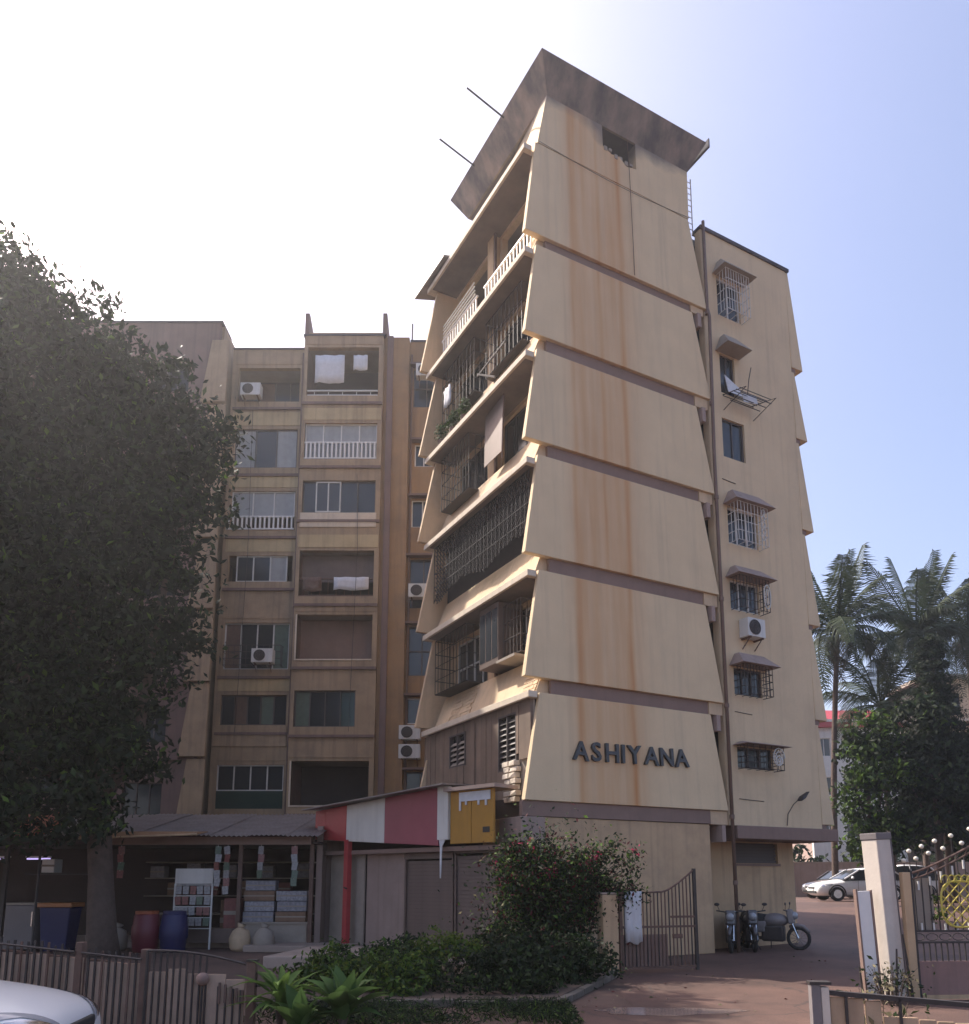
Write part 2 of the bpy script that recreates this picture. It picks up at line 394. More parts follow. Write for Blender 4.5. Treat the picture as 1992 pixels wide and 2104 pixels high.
def ground_mat(name, col, col2, rough=0.85, bump=0.35):
    m = mat(name, col, rough, 0.2, 0.55, bump, 30, dirt=0.55, dcol=col2)
    return m
def worn(m, crack=True):
    nt = m.node_tree; L = nt.links.new; b = nt.nodes['Principled BSDF']
    src = b.inputs['Base Color'].links[0].from_socket
    tc = nm(nt, 'ShaderNodeTexCoord')
    g = nm(nt, 'ShaderNodeTexNoise'); g.inputs['Scale'].default_value = 55; g.inputs['Detail'].default_value = 3; L(tc.outputs['Object'], g.inputs['Vector'])
    gr = nm(nt, 'ShaderNodeMapRange'); gr.inputs[1].default_value = 0.3; gr.inputs[2].default_value = 0.7; gr.inputs[3].default_value = 0.7; gr.inputs[4].default_value = 1.3; L(g.outputs[0], gr.inputs[0])
    m1 = nm(nt, 'ShaderNodeMix', data_type='RGBA', blend_type='MULTIPLY'); m1.inputs[0].default_value = 1; L(src, m1.inputs[6]); L(gr.outputs[0], m1.inputs[7])
    p = nm(nt, 'ShaderNodeTexNoise'); p.inputs['Scale'].default_value = 0.35; p.inputs['Detail'].default_value = 7; p.inputs['Roughness'].default_value = 0.65; L(tc.outputs['Object'], p.inputs['Vector'])
    pr = nm(nt, 'ShaderNodeMapRange'); pr.inputs[1].default_value = 0.35; pr.inputs[2].default_value = 0.65; pr.inputs[3].default_value = 0.62; pr.inputs[4].default_value = 1.3; L(p.outputs[0], pr.inputs[0])
    m2 = nm(nt, 'ShaderNodeMix', data_type='RGBA', blend_type='MULTIPLY'); m2.inputs[0].default_value = 1; L(m1.outputs[2], m2.inputs[6]); L(pr.outputs[0], m2.inputs[7])
    out = m2.outputs[2]
    if crack:
        d = nm(nt, 'ShaderNodeTexNoise'); d.inputs['Scale'].default_value = 1.6; d.inputs['Detail'].default_value = 5; L(tc.outputs['Object'], d.inputs['Vector'])
        ma = nm(nt, 'ShaderNodeMix', data_type='RGBA', blend_type='ADD'); ma.inputs[0].default_value = 0.5; L(tc.outputs['Object'], ma.inputs[6]); L(d.outputs[1], ma.inputs[7])
        v = nm(nt, 'ShaderNodeTexVoronoi', feature='DISTANCE_TO_EDGE'); v.inputs['Scale'].default_value = 0.42; L(ma.outputs[2], v.inputs['Vector'])
        vr = nm(nt, 'ShaderNodeMapRange'); vr.inputs[1].default_value = 0.0; vr.inputs[2].default_value = 0.010; vr.inputs[3].default_value = 0.75; vr.inputs[4].default_value = 0.0; L(v.outputs[0], vr.inputs[0])
        m3 = nm(nt, 'ShaderNodeMix', data_type='RGBA'); m3.inputs[7].default_value = (0.03, 0.022, 0.02, 1); L(vr.outputs[0], m3.inputs[0]); L(out, m3.inputs[6]); out = m3.outputs[2]
    L(out, b.inputs['Base Color'])
    return m
gm = ground_mat('packed_earth', (0.105, 0.064, 0.047), (0.07, 0.045, 0.035))
dm = ground_mat('reddish_concrete_drive', (0.098, 0.053, 0.040), (0.062, 0.037, 0.030), 0.72, 0.25)
worn(gm, False); worn(dm)
ticks = lambda a, b, n: [a + (b - a) * i / n for i in range(n + 1)]
sheet('ground', [-900, -300, -100, -40] + ticks(-20, 60, 80) + [100, 300, 900], [-300, -60, -10] + ticks(0, 60, 60) + [100, 250, 900, 2500], 0, gm)
def drv(x, y):
    return (1.0 if y < 11.3 else 2.35 + 0.12 * (y - 15)) < x < 24 and y > 7.6 or (y <= 11.4 and -1.2 < x and y > 7.6)
sheet('driveway', ticks(-1.5, 24, 102), ticks(7.5, 44, 146), 0.004, dm, drv)
# wet patch on the drive
pm = mat('wet_concrete', (0.20, 0.15, 0.135), 0.12, 0.25, 1.2, 0.03, 10)
mb = MB(); n = 40; ring = []
for k in range(n):
    a = 2 * PI * k / n; rr = 1 + 0.12 * math.sin(3 * a + 1) + 0.08 * math.sin(7 * a)
    ring.append((2.35 + 0.95 * rr * math.cos(a), 11.0 + 0.32 * rr * math.sin(a), 0.008))
mb.add(ring, [tuple(range(n))])
mb.build('puddle', pm, kind='structure')
# ------------------------------------------------------------------ small shared builders
def window(parent, ax, d, a0, a1, z0, z1, nx=2, nz=1, fm='alu', gm_='glass', fw=0.045, face=-1, name='window', panes=None):
    """frame (part) with its panes (sub-parts); d = front face of the frame, face = outward sign on the thin axis"""
    mb = MB()
    dd = d - face * 0.06
    def bx(p0, p1, q0, q1, e0=d, e1=dd):
        if ax == 'x': mb.box(p0, e0, q0, p1, e1, q1)
        else: mb.box(e0, p0, q0, e1, p1, q1)
    bx(a0, a1, z0, z0 + fw); bx(a0, a1, z1 - fw, z1)
    bx(a0, a0 + fw, z0 + fw, z1 - fw); bx(a1 - fw, a1, z0 + fw, z1 - fw)
    w = (a1 - a0) / nx; h = (z1 - z0) / nz
    for i in range(1, nx): bx(a0 + i * w - fw / 2, a0 + i * w + fw / 2, z0 + fw, z1 - fw)
    for j in range(1, nz): bx(a0 + fw, a1 - fw, z0 + j * h - fw / 2, z0 + j * h + fw / 2, d + face * 0.003)
    f = mb.build(name, M[fm], parent)
    for i in range(nx):
        for j in range(nz):
            mb = MB()
            p0, p1 = a0 + i * w + fw * 0.4, a0 + (i + 1) * w - fw * 0.4
            e = d - face * (0.03 + 0.008 * (i % 2))
            q0, q1 = z0 + j * h + fw * 0.4, z0 + (j + 1) * h - fw * 0.4
            if ax == 'x': mb.box(p0, e, q0, p1, e - face * 0.012, q1)
            else: mb.box(e, p0, q0, e - face * 0.012, p1, q1)
            g = panes[(i + j) % len(panes)] if panes else gm_
            mb.build('pane', M[g], f)
    return f

def bars_box(parent, name, x0, x1, y0, y1, z0, z1, n=6, r=0.012, rows=3, m='iron', open_sides=()):
    """cage of bars in front of a window (window grille)"""
    mb = MB()
    for z in [z0 + (z1 - z0) * k / rows for k in range(rows + 1)]:
        mb.tube([(x0, y1, z), (x0, y0, z), (x1, y0, z), (x1, y1, z)], r, 4)
    for k in range(n + 1):
        x = x0 + (x1 - x0) * k / n
        mb.tube([(x, y0, z0), (x, y0, z1)], r * 0.8, 4)
    for x in (x0, x1):
        for k in range(1, 3):
            y = y0 + (y1 - y0) * k / 3
            mb.tube([(x, y, z0), (x, y, z1)], r * 0.8, 4)
    for k in range(1, 4):
        x = x0 + (x1 - x0) * k / 4
        mb.tube([(x, y0, z0), (x, y1, z0)], r * 0.8, 4)
    return mb.build(name, M[m], parent, kind='stuff')

def railing(parent, ax, d, a0, a1, z0, z1, step=0.13, m='white', bw=0.035, name='railing'):
    mb = MB()
    for z in (z0, z1 - 0.05):
        if ax == 'x': mb.box(a0, d - 0.03, z, a1, d + 0.03, z + 0.05)
        else: mb.box(d - 0.03, a0, z, d + 0.03, a1, z + 0.05)
    rl = mb.build(name, M[m], parent)
    mb = MB(); mb.box(-bw / 2, -bw / 2, 0, bw / 2, bw / 2, z1 - z0 - 0.1)
    me = mb.mesh('baluster'); me.materials.append(M[m])
    n = max(2, int((a1 - a0) / step))
    for k in range(n):
        a = a0 + (k + 0.5) * (a1 - a0) / n
        link(me, 'baluster', None, rl, (a, d, z0 + 0.05) if ax == 'x' else (d, a, z0 + 0.05))
    return rl

def ac_unit(label, loc, rz=0, w=0.8, h=0.5, dpt=0.35, group=None):
    t = thing('air_conditioner', label, 'air conditioner', loc, rz, group)
    mb = MB(); mb.box(-w / 2, -dpt, 0, w / 2, 0, h); mb.build('case', M['acw'], t, bevel=0.015)
    mb = MB()
    cx, cz, rr = -w * 0.12, h / 2, h * 0.4
    for q in (1.0, 0.7, 0.4):
        mb.tube([(cx + rr * q * math.cos(a), -dpt - 0.012, cz + rr * q * math.sin(a)) for a in [2 * PI * k / 16 for k in range(17)]], 0.008, 4, caps=False)
    for k in range(4):
        a = PI * k / 4
        mb.tube([(cx - rr * math.cos(a), -dpt - 0.012, cz - rr * math.sin(a)), (cx + rr * math.cos(a), -dpt - 0.012, cz + rr * math.sin(a))], 0.006, 4)
    g = mb.build('fan_guard', M['dframe'], t)
    mb = MB(); mb.tube([(cx, -dpt - 0.006, cz), (cx, -dpt + 0.01, cz)], rr, 16); mb.build('fan_opening', M['iron'], t)
    mb = MB()
    for x in (-w * 0.35, w * 0.35):
        mb.box(x - 0.02, -dpt, -0.04, x + 0.02, 0.02, 0.0)
        mb.tube([(x, -dpt + 0.05, -0.02), (x, 0.0, -0.28)], 0.015, 4)
    mb.build('bracket', M['rust'], t)
    return t

# ------------------------------------------------------------------ the tower with the name on it
TO = (0.711, 17.056, 0.0); TA = R(28.64)
tower = thing('apartment_tower', 'tall cream apartment block with flared panels and black ASHIYANA lettering', 'building', TO, TA)
ZB = [3.39, 6.10, 8.95, 11.73, 14.45, 17.15]
ZT = [5.78, 8.62, 11.43, 14.14, 16.93, 19.80]
ZL = [5.80, 8.58, 11.30, 14.00, 16.75, 19.62]
U1 = 5.92
# side wall core
mb = MB(); mb.box(0.75, 0.10, 3.06, 5.45, 0.40, 19.84); mb.build('side_wall', M['cream'], tower)
mb = MB(); mb.box(0.0, 0.0, 0.0, 5.32, 5.6, 3.05); mb.build('ground_floor_wall', M['tan'], tower, bevel=0.02)
# flared cement panels
def flared_panel(k):
    zb, zt = ZB[k], ZT[k]
    l0, l1, r0, r1 = 0.03 + 0.025 * k, 0.47 + 0.01 * k, 5.88 + 0.02 * k, 5.50
    mb = MB()
    mb.hexa([(l0, -0.09, zb), (r0, -0.09, zb), (r0, 0.07, zb), (l0, 0.07, zb)],
            [(l1, -0.02, zt), (r1, -0.02, zt), (r1, 0.09, zt), (l1, 0.09, zt)])
    return mb.build('flared_panel', M['panel'], tower, bevel=0.012)
for k in range(6): flared_panel(k)
# brown floor bands between the panels
mb = MB(); mb.box(0.0, -0.03, 3.06, 5.33, 0.095, 3.385); mb.build('floor_band', M['brown'], tower)
for k in range(5):
    mb = MB(); mb.box(0.78, 0.005, ZT[k] + 0.002, 5.44, 0.094, ZB[k + 1] - 0.002); mb.build('floor_band', M['brown'], tower)
for k in range(6):
    mb = MB(); z0, z1 = (3.05, 3.38) if k == 0 else (ZT[k - 1] + 0.01, ZB[k] - 0.004)
    mb.box(5.335 if k == 0 else 5.45, -0.02, z0, 5.90, 0.3, z1); mb.build('beam_end', M['cream'], tower)
    # small brackets in the notch beside the panel
    mb = MB(); mb.box(5.62, -0.10, z0 - 0.42, 5.74, 0.30, z0 - 0.02); mb.build('bracket', M['mauve'], tower)
mb = MB(); mb.box(5.45, 0.42, 3.06, 5.95, 0.6, 19.8); mb.build('groove_wall', M['soffit'], tower)
# upper box (tank room) with its flared parapet
mb = MB()
# front wall of the tank room has a ragged opening knocked through it
mb.hexa([(0.58, -0.02, 19.82), (2.62, -0.02, 19.82), (2.62, 0.3, 19.82), (0.58, 0.3, 19.82)], [(0.88, 0.0, 21.36), (2.62, 0.0, 21.36), (2.62, 0.3, 21.36), (0.88, 0.3, 21.36)])
mb.hexa([(3.72, -0.02, 19.82), (5.52, -0.02, 19.82), (5.52, 0.3, 19.82), (3.72, 0.3, 19.82)], [(3.72, 0.0, 21.36), (5.56, 0.0, 21.36), (5.56, 0.3, 21.36), (3.72, 0.3, 21.36)])
for i_, (q0, q1, h0, h1) in enumerate(((2.62, 2.9, 20.75, 20.62), (2.9, 3.15, 20.62, 20.66), (3.15, 3.4, 20.66, 20.48), (3.4, 3.72, 20.48, 20.55))):
    mb.hexa([(q0, -0.02, 19.82), (q1, -0.02, 19.82), (q1, 0.3, 19.82), (q0, 0.3, 19.82)], [(q0, -0.01, h0), (q1, -0.01, h1), (q1, 0.3, h1), (q0, 0.3, h0)])
mb.build('tank_room_front', M['panel'], tower)
mb = MB(); mb.hexa([(0.58, 0.301, 19.82), (0.9, 0.301, 19.82), (1.6, 4.4, 19.82), (1.30, 4.4, 19.82)], [(0.88, 0.301, 21.36), (1.1, 0.301, 21.36), (1.6, 4.4, 21.36), (1.30, 4.4, 21.36)]); mb.build('tank_room_side', M['panel'], tower)
mb = MB(); mb.box(1.7, 0.9, 19.82, 5.56, 4.4, 21.36); mb.build('water_tank', M['room'], tower)
mb = MB()
for q in range(6): mb.box(2.65 + 0.17 * q, -0.03 + 0.02 * (q % 2), 20.5 + 0.09 * ((q * 7) % 4) / 4 + (0.14 if q < 2 else 0), 2.75 + 0.17 * q, 0.15, 20.62 + 0.09 * ((q * 5) % 4) / 4 + (0.14 if q < 2 else 0))
mb.build('rubble', M['soffit'], tower, kind='stuff')
A = 0.40; zt_, zb_ = 22.15, 21.36
mb = MB()
inn = [(0.90, 0.0), (5.56, 0.0), (5.56, 4.4), (0.90, 4.4)]
out = [(0.90 - A, -A), (5.56 + A, -A), (5.56 + A, 4.4 + A), (0.90 - A, 4.4 + A)]
for i in range(4):
    j = (i + 1) % 4
    a, b, c, d = inn[i], inn[j], out[j], out[i]
    th = 0.06
    mid = (3.2, 2.2)
    sh = lambda p, t=th: (p[0] + (mid[0] - p[0]) * t / 2.5, p[1] + (mid[1] - p[1]) * t / 2.5)
    mb = MB()
    mb.add([(*a, zb_), (*b, zb_), (*c, zt_), (*d, zt_), (*sh(a), zb_), (*sh(b), zb_), (*sh(c), zt_), (*sh(d), zt_)],
           [(0, 1, 2, 3), (4, 7, 6, 5), (0, 4, 5, 1), (1, 5, 6, 2), (2, 6, 7, 3), (3, 7, 4, 0)])
    mb.build('flared_parapet', M['parapet'], tower)
mb = MB(); mb.box(0.9, 0.02, 21.37, 5.54, 4.38, 21.5); mb.build('roof_slab', M['soot'], tower)
mb = MB(); mb.hexa([(6.0, -0.44, 22.0), (6.04, -0.44, 22.0), (6.04, 0.6, 22.0), (6.0, 0.6, 22.0)], [(6.0, -0.44, 22.28), (6.04, -0.44, 22.28), (6.04, 0.6, 22.2), (6.0, 0.6, 22.2)])
mb.build('parapet_patch', M['soot'], tower)
for v0 in (1.6, 3.3):
    mb = MB(); mb.tube([(0.55, v0, 22.05), (-0.55, v0 + 0.05, 22.45)], 0.025, 5); mb.build('roof_rod', M['iron'], tower)
# thin cable sagging across the top panel
mb = MB(); mb.tube([(0.62 + 4.9 * t, -0.045, 19.84 - 0.12 * math.sin(PI * t)) for t in ticks(0, 1, 14)], 0.006, 4); mb.build('cable', M['iron'], tower)
mb = MB(); mb.tube([(3.42, -0.03, 21.3), (3.44, -0.06, 20.3), (3.45, -0.1, 18.4), (3.47, -0.1, 17.2)], 0.009, 4); mb.build('cable', M['rust'], tower)
# letters, fixed to the lowest panel
TX = [1.48, 1.91, 2.35, 2.66, 3.0, 3.49, 3.96, 4.43]
tilt = math.atan2(0.07, 2.39)
for ch, x, ang in zip('ASHIYANA', TX, (3, -1, 0, 1, -2, 2, -1, -3)):
    cu = bpy.data.curves.new('letter', 'FONT'); cu.body = ch; cu.size = 0.60; cu.extrude = 0.035; cu.offset = 0.011; cu.align_x = 'CENTER'
    cu.resolution_u = 3
    tmp = bpy.data.objects.new('tmp_letter', cu); COL.objects.link(tmp)
    bpy.context.view_layer.update()
    me = bpy.data.meshes.new_from_object(tmp.evaluated_get(bpy.context.evaluated_depsgraph_get()))
    bpy.data.objects.remove(tmp)
    z = 4.34 + 0.045 * (x - 1.48) / 3
    vv = -0.09 + (z + 0.2 - 3.39) / 2.39 * 0.07 - 0.04
    link(me, 'letter', M['letter'], tower, (x, vv, z), (PI / 2 - tilt, R(ang), 0))

# left face: ledges, sloped spandrels, window walls
for k in range(6):
    mb = MB(); mb.prism([(0.18, -0.03), (0.40, -0.03), (0.46, 0.095), (1.25, 0.095), (1.25, 5.72), (0.18, 5.72)], ZL[k] - 0.15, ZL[k], 'z'); mb.build('ledge', M['lip'], tower, bevel=0.012)
    mb = MB(); mb.box(0.24, 0.10, ZL[k] - 0.158, 1.05, 5.45, ZL[k] - 0.1505); mb.build('soffit', M['under'], tower)  # thin added board, its dirty colour darkened for the shade under the ledge
def far_fin(k):
    z0 = ZL[k - 1] + 0.12 if k else 3.4
    z1 = ZL[k] - 0.16
    mb = MB()
    mb.hexa([(0.02, 5.74, z0), (1.2, 5.74, z0), (1.2, 5.86, z0), (0.02, 5.86, z0)], [(0.42, 5.46, z1), (1.2, 5.46, z1), (1.2, 5.58, z1), (0.42, 5.58, z1)])
    mb.build('end_fin', M['cream'], tower, bevel=0.01)
for k in range(6): far_fin(k)
WINS = {1: [(0.85, 2.62), (3.35, 5.3)], 2: [(0.6, 2.6), (3.3, 5.2)], 3: [(0.65, 2.65), (3.3, 5.2)], 4: [(0.7, 2.6), (3.2, 5.3)], 5: [(0.6, 2.6), (3.1, 5.3)]}
for k in range(1, 6):
    b, t = ZL[k - 1], ZL[k] - 0.15
    mb = MB(); mb.prism([(0.44, b), (0.80, b + 0.95), (1.0, b + 0.95), (1.0, b)], 0.10, 5.47)
    mb.build('spandrel', M['cream'], tower)
    sill = b + (0.98 if k < 5 else 0.2)
    holes = [(a, c, sill, t - 0.12) for a, c in WINS[k]]
    mb = MB(); mb.wall('y', 1.06, 1.24, 0.11, 5.46, b + (0.0 if k == 5 else 0.951), t, holes); mb.build('window_wall', M['cream'], tower)
    mb = MB(); mb.box(0.84, 2.72, b + 0.952, 1.055, 3.05, t); mb.build('pier', M['tan'], tower)
    mb = MB(); mb.box(0.835, 2.62, b + 0.952, 0.90, 2.68, t); mb.build('down_pipe', M['rust'], tower)
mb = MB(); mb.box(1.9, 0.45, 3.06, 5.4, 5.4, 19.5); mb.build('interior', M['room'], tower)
mb = MB(); mb.box(1.25, 0.41, 3.06, 5.44, 0.44, 19.6); mb.build('inner_side_wall', M['mauve'], tower)
# end wall (far side) and roof of main part
mb = MB(); mb.box(1.2, 5.59, 0, 9.3, 5.75, 19.6); mb.build('rear_wall', M['cream'], tower)
mb = MB(); mb.box(1.3, 0.45, 19.62, 9.3, 5.7, 19.8); mb.build('terrace', M['soffit'], tower)
# windows in the left face
window(tower, 'y', 1.12, 0.85, 1.6, ZL[0] + 1.1, ZL[1] - 0.3, 2, 2)
window(tower, 'y', 1.12, 1.62, 2.62, ZL[0] + 1.0, ZL[1] - 0.28, 2, 1, 'dframe')
window(tower, 'y', 1.12, 3.35, 5.3, ZL[0] + 1.0, ZL[1] - 0.28, 4, 2)
window(tower, 'y', 1.14, 0.6, 2.6, ZL[1] + 1.0, ZL[2] - 0.28, 4, 1, 'dframe')
window(tower, 'y', 1.14, 3.3, 5.2, ZL[1] + 1.0, ZL[2] - 0.28, 4, 1, 'dframe')
window(tower, 'y', 1.14, 0.65, 1.45, ZL[2] + 1.0, ZL[3] - 0.28, 2, 1)
window(tower, 'y', 1.14, 1.47, 2.65, ZL[2] + 1.0, ZL[3] - 0.28, 2, 1, 'dframe')
window(tower, 'y', 1.14, 3.3, 5.2, ZL[2] + 1.0, ZL[3] - 0.28, 4, 1, 'dframe')
window(tower, 'y', 1.16, 0.7, 2.6, ZL[3] + 1.0, ZL[4] - 0.28, 3, 1, 'dframe')
window(tower, 'y', 1.16, 3.2, 5.3, ZL[3] + 1.0, ZL[4] - 0.28, 3, 1, 'dframe')
window(tower, 'y', 1.8, 0.6, 2.6, ZL[4] + 0.25, ZL[5] - 0.28, 2, 1, 'dframe')
window(tower, 'y', 1.8, 3.1, 5.3, ZL[4] + 0.25, ZL[5] - 0.28, 3, 1, 'dframe')
# window cages of the second storey (bars run on x, so build turned)
def cage(u0, v0, v1, z0, z1, n=8, rows=4, m='iron'):
    mb = MB(); r = 0.013
    for z in [z0 + (z1 - z0) * k / rows for k in range(rows + 1)]:
        mb.tube([(1.05, v0, z), (u0, v0, z), (u0, v1, z), (1.05, v1, z)], r, 4)
    for k in range(n + 1):
        y = v0 + (v1 - v0) * k / n; mb.tube([(u0, y, z0), (u0, y, z1)], r * 0.8, 4)
    for k in range(1, 4):
        y = v0 + (v1 - v0) * k / 4; mb.tube([(u0, y, z0), (1.05, y, z0)], r * 0.8, 4)
    for y in (v0, v1):
        for k in (1, 2):
            x = u0 + (1.05 - u0) * k / 3; mb.tube([(x, y, z0), (x, y, z1)], r * 0.8, 4)
    mb.box(u0, v0, z0 - 0.02, 1.05, v1, z0 - 0.005)
    return mb.build('window_grille', M[m], tower, kind='stuff')
mb = MB(); mb.box(0.36, 1.64, ZL[0] + 1.05, 1.055, 2.6, ZL[1] - 0.2); bxw = mb.build('box_window', M['shutter'], tower, bevel=0.01)
for q in range(3):
    mb = MB(); mb.box(0.352, 1.68 + 0.31 * q, ZL[0] + 1.2, 0.359, 1.94 + 0.31 * q, ZL[1] - 0.35); mb.build('pane', M['glass'], bxw)
cage(0.50, 0.82, 1.62, ZL[0] + 1.15, ZL[1] - 0.35, 5, 3, 'dframe')
mb = MB(); mb.box(0.30, 0.78, ZL[0] + 1.0, 1.05, 1.63, ZL[0] + 1.06); mb.build('window_shelf', M['soffit'], tower)
cage(0.40, 3.4, 5.3, ZL[0] + 1.0, ZL[1] - 0.25, 10, 4)
cage(0.45, 3.4, 5.1, ZL[2] + 0.85, ZL[3] - 0.25, 10, 4)
cage(0.50, 3.2, 5.2, ZL[3] + 0.9, ZL[4] - 0.25, 9, 4)
cage(0.55, 0.75, 2.6, ZL[3] + 0.9, ZL[4] - 0.25, 9, 3)
# third storey is wrapped in a dense mesh screen
mb = MB()
z0, z1 = ZL[1] + 0.80, ZL[2] - 0.16
span = 5.2; hgt = z1 - z0
for sg in (-1, 1):
    for k in range(-11, 42):
        y0_ = 0.22 + k * 0.13
        a_, c_ = (y0_, z0), (y0_ + sg * hgt, z1)
        pts = []
        for t_ in ticks(0, 1, 24):
            y_, z_ = a_[0] + (c_[0] - a_[0]) * t_, a_[1] + (c_[1] - a_[1]) * t_
            if 0.2 < y_ < 5.42 and z_ > z0 + 0.30 * abs(math.sin(y_ * 1.15 + 0.4)): pts.append((0.41 + 0.012 * sg, y_, z_))
        if len(pts) > 1: mb.tube([pts[0], pts[-1]], 0.014, 4)
for k in range(27):
    y = 0.22 + 5.2 * k / 26; mb.box(0.385, y - 0.011, z0 + 0.30 * abs(math.sin(y * 1.15 + 0.4)), 0.40, y + 0.011, z1)
for z in (z1 - 0.02, z0 + 0.55, z0 + 0.95): mb.box(0.382, 0.2, z, 0.402, 5.42, z + 0.025)
mb.build('mesh_screen', M['net'], tower, kind='stuff')
mb = MB(); mb.box(0.80, 0.25, ZL[1] + 0.96, 0.82, 5.38, z1); mb.build('shade_net', M['net'], tower)
# fourth storey: hinged sheet shutter hanging open
mb = MB(); mb.hexa([(0.40, 1.52, ZL[2] + 0.95), (0.42, 1.5, ZL[2] + 0.95), (0.52, 2.6, ZL[2] + 1.05), (0.50, 2.62, ZL[2] + 1.05)],
                   [(0.46, 1.52, ZL[3] - 0.2), (0.48, 1.5, ZL[3] - 0.2), (0.56, 2.6, ZL[3] - 0.2), (0.54, 2.62, ZL[3] - 0.2)])
mb.build('sheet_shutter', M['shutter'], tower)
mb = MB(); mb.tube([(0.40, 1.5, ZL[2] + 0.75), (0.46, 1.5, ZL[3] - 0.2)], 0.022, 5); mb.build('shutter_post', M['rust'], tower)
# fifth storey: bent stays of an old bracket
for (a, c) in [((0.3, 2.62, 14.9), (0.34, 1.2, 15.05)), ((0.3, 2.6, 14.95), (0.32, 1.7, 14.35))]:
    mb = MB(); mb.tube([a, c], 0.028, 5); mb.build('bracket_stay', M['iron'], tower)
# top storey balcony rails
railing(tower, 'y', 0.55, 3.1, 5.35, ZL[4] + 0.05, ZL[4] + 1.0, 0.16)
railing(tower, 'y', 0.55, 0.2, 2.7, ZL[4] + 0.05, ZL[4] + 0.95, 0.16)
mb = MB()
for k in range(4): mb.tube([(0.5, 3.15 + 0.02 * k, ZL[4] + 1.05 + 0.13 * k), (0.5, 5.2, ZL[4] + 1.02 + 0.12 * k)], 0.02, 5)
mb.build('clothes_rail', M['white'], tower)
# first storey: upright boards with two louvred windows, stone facing at the corner
LOUV = [(0.72, 1.56, 4.17, 5.47), (3.25, 4.17, 4.57, 5.43)]
y = 0.62; i = 0
while y < 5.7:
    w = random.uniform(0.26, 0.40)
    mb = MB(); e = random.uniform(-0.02, 0.02)
    mb.wall('y', 0.31 + e, 0.335 + e, y, min(y + w - 0.012, 5.72), 3.5 + (1.0 if y < 0.72 else 0), ZL[0] - 0.16, LOUV)
    for q in range(0, len(mb.v), 8):
        pc = MB(); pc.add(mb.v[q:q + 8], mb.f[:6]); pc.build('board', M['sheet'], tower)
    y += w
mb = MB(); mb.wall('y', 0.37, 0.42, 0.1, 5.72, 3.42, ZL[0] - 0.16, LOUV); mb.build('board_backing', M['soffit'], tower)
mb = MB(); mb.box(0.30, 0.1, 4.35, 0.37, 0.6, ZL[0] - 0.16); mb.build('corner_board', M['sheet'], tower)
for (a, c, z0, z1) in LOUV:
    mb = MB()
    for q in ((a, a + 0.04), (c - 0.04, c)): mb.box(0.30, q[0], z0, 0.42, q[1], z1)
    mb.box(0.30, a, z0, 0.42, c, z0 + 0.04); mb.box(0.30, a, z1 - 0.04, 0.42, c, z1)
    mb.box(0.30, (a + c) / 2 - 0.02, z0, 0.40, (a + c) / 2 + 0.02, z1)
    f = mb.build('louvred_window', M['dframe'], tower)
    mb = MB(); mb.hexa([(-0.05, a + 0.04, 0), (-0.04, a + 0.04, -0.01), (-0.04, c - 0.04, -0.01), (-0.05, c - 0.04, 0)], [(0.03, a + 0.04, 0.09), (0.04, a + 0.04, 0.08), (0.04, c - 0.04, 0.08), (0.03, c - 0.04, 0.09)])
    me = mb.mesh('louvre'); me.materials.append(M['soffit'] if a > 2 else M['dframe'])
    n = int((z1 - z0 - 0.1) / 0.13)
    for q in range(n): link(me, 'louvre', None, f, (0.37, 0, z0 + 0.06 + q * 0.13))
    mb = MB(); mb.box(0.43, a, z0, 0.44, c, z1); mb.build('pane', M['glass'], f)
for r_ in range(7):
    for c_ in range(2):
        mb = MB(); z = 3.42 + r_ * 0.135; y = 0.62 + c_ * 0.3 - 0.05 * (r_ % 2)
        j = [random.uniform(-0.02, 0.02) for _ in range(8)]
        mb.hexa([(0.20 + j[0], y, z), (0.34, y, z), (0.34, y + 0.27, z), (0.20 + j[1], y + 0.27 + j[4], z)], [(0.20 + j[2], y + j[5], z + 0.115), (0.34, y, z + 0.115), (0.34, y + 0.27, z + 0.115), (0.21 + j[3], y + 0.27, z + 0.115)])
        mb.build('stone', M['stone'], tower, bevel=0.012)
# brick facing left rough on the second-storey spandrel
mb = MB()
for (v0, v1) in ((3.35, 4.6), (0.14, 0.75)):
    for r_ in range(9):
        z = ZL[0] + 0.03 + r_ * 0.10; v_ = v0 - 0.1 * (r_ % 2)
        while v_ < v1:
            a, c = max(v_, v0), min(v_ + 0.2, v1)
            if c - a > 0.04 and random.random() < 0.93:
                uu = 0.44 + 0.36 * (z - ZL[0]) / 0.95 - random.uniform(0.012, 0.035)
                mb.hexa([(uu, a, z), (uu + 0.1, a, z), (uu + 0.1, c, z), (uu, c, z)], [(uu + 0.034, a, z + 0.085), (uu + 0.13, a, z + 0.085), (uu + 0.13, c, z + 0.085), (uu + 0.034, c, z + 0.085)])
            v_ += 0.215
mb.build('brick_facing', M['brick'], tower, kind='stuff')
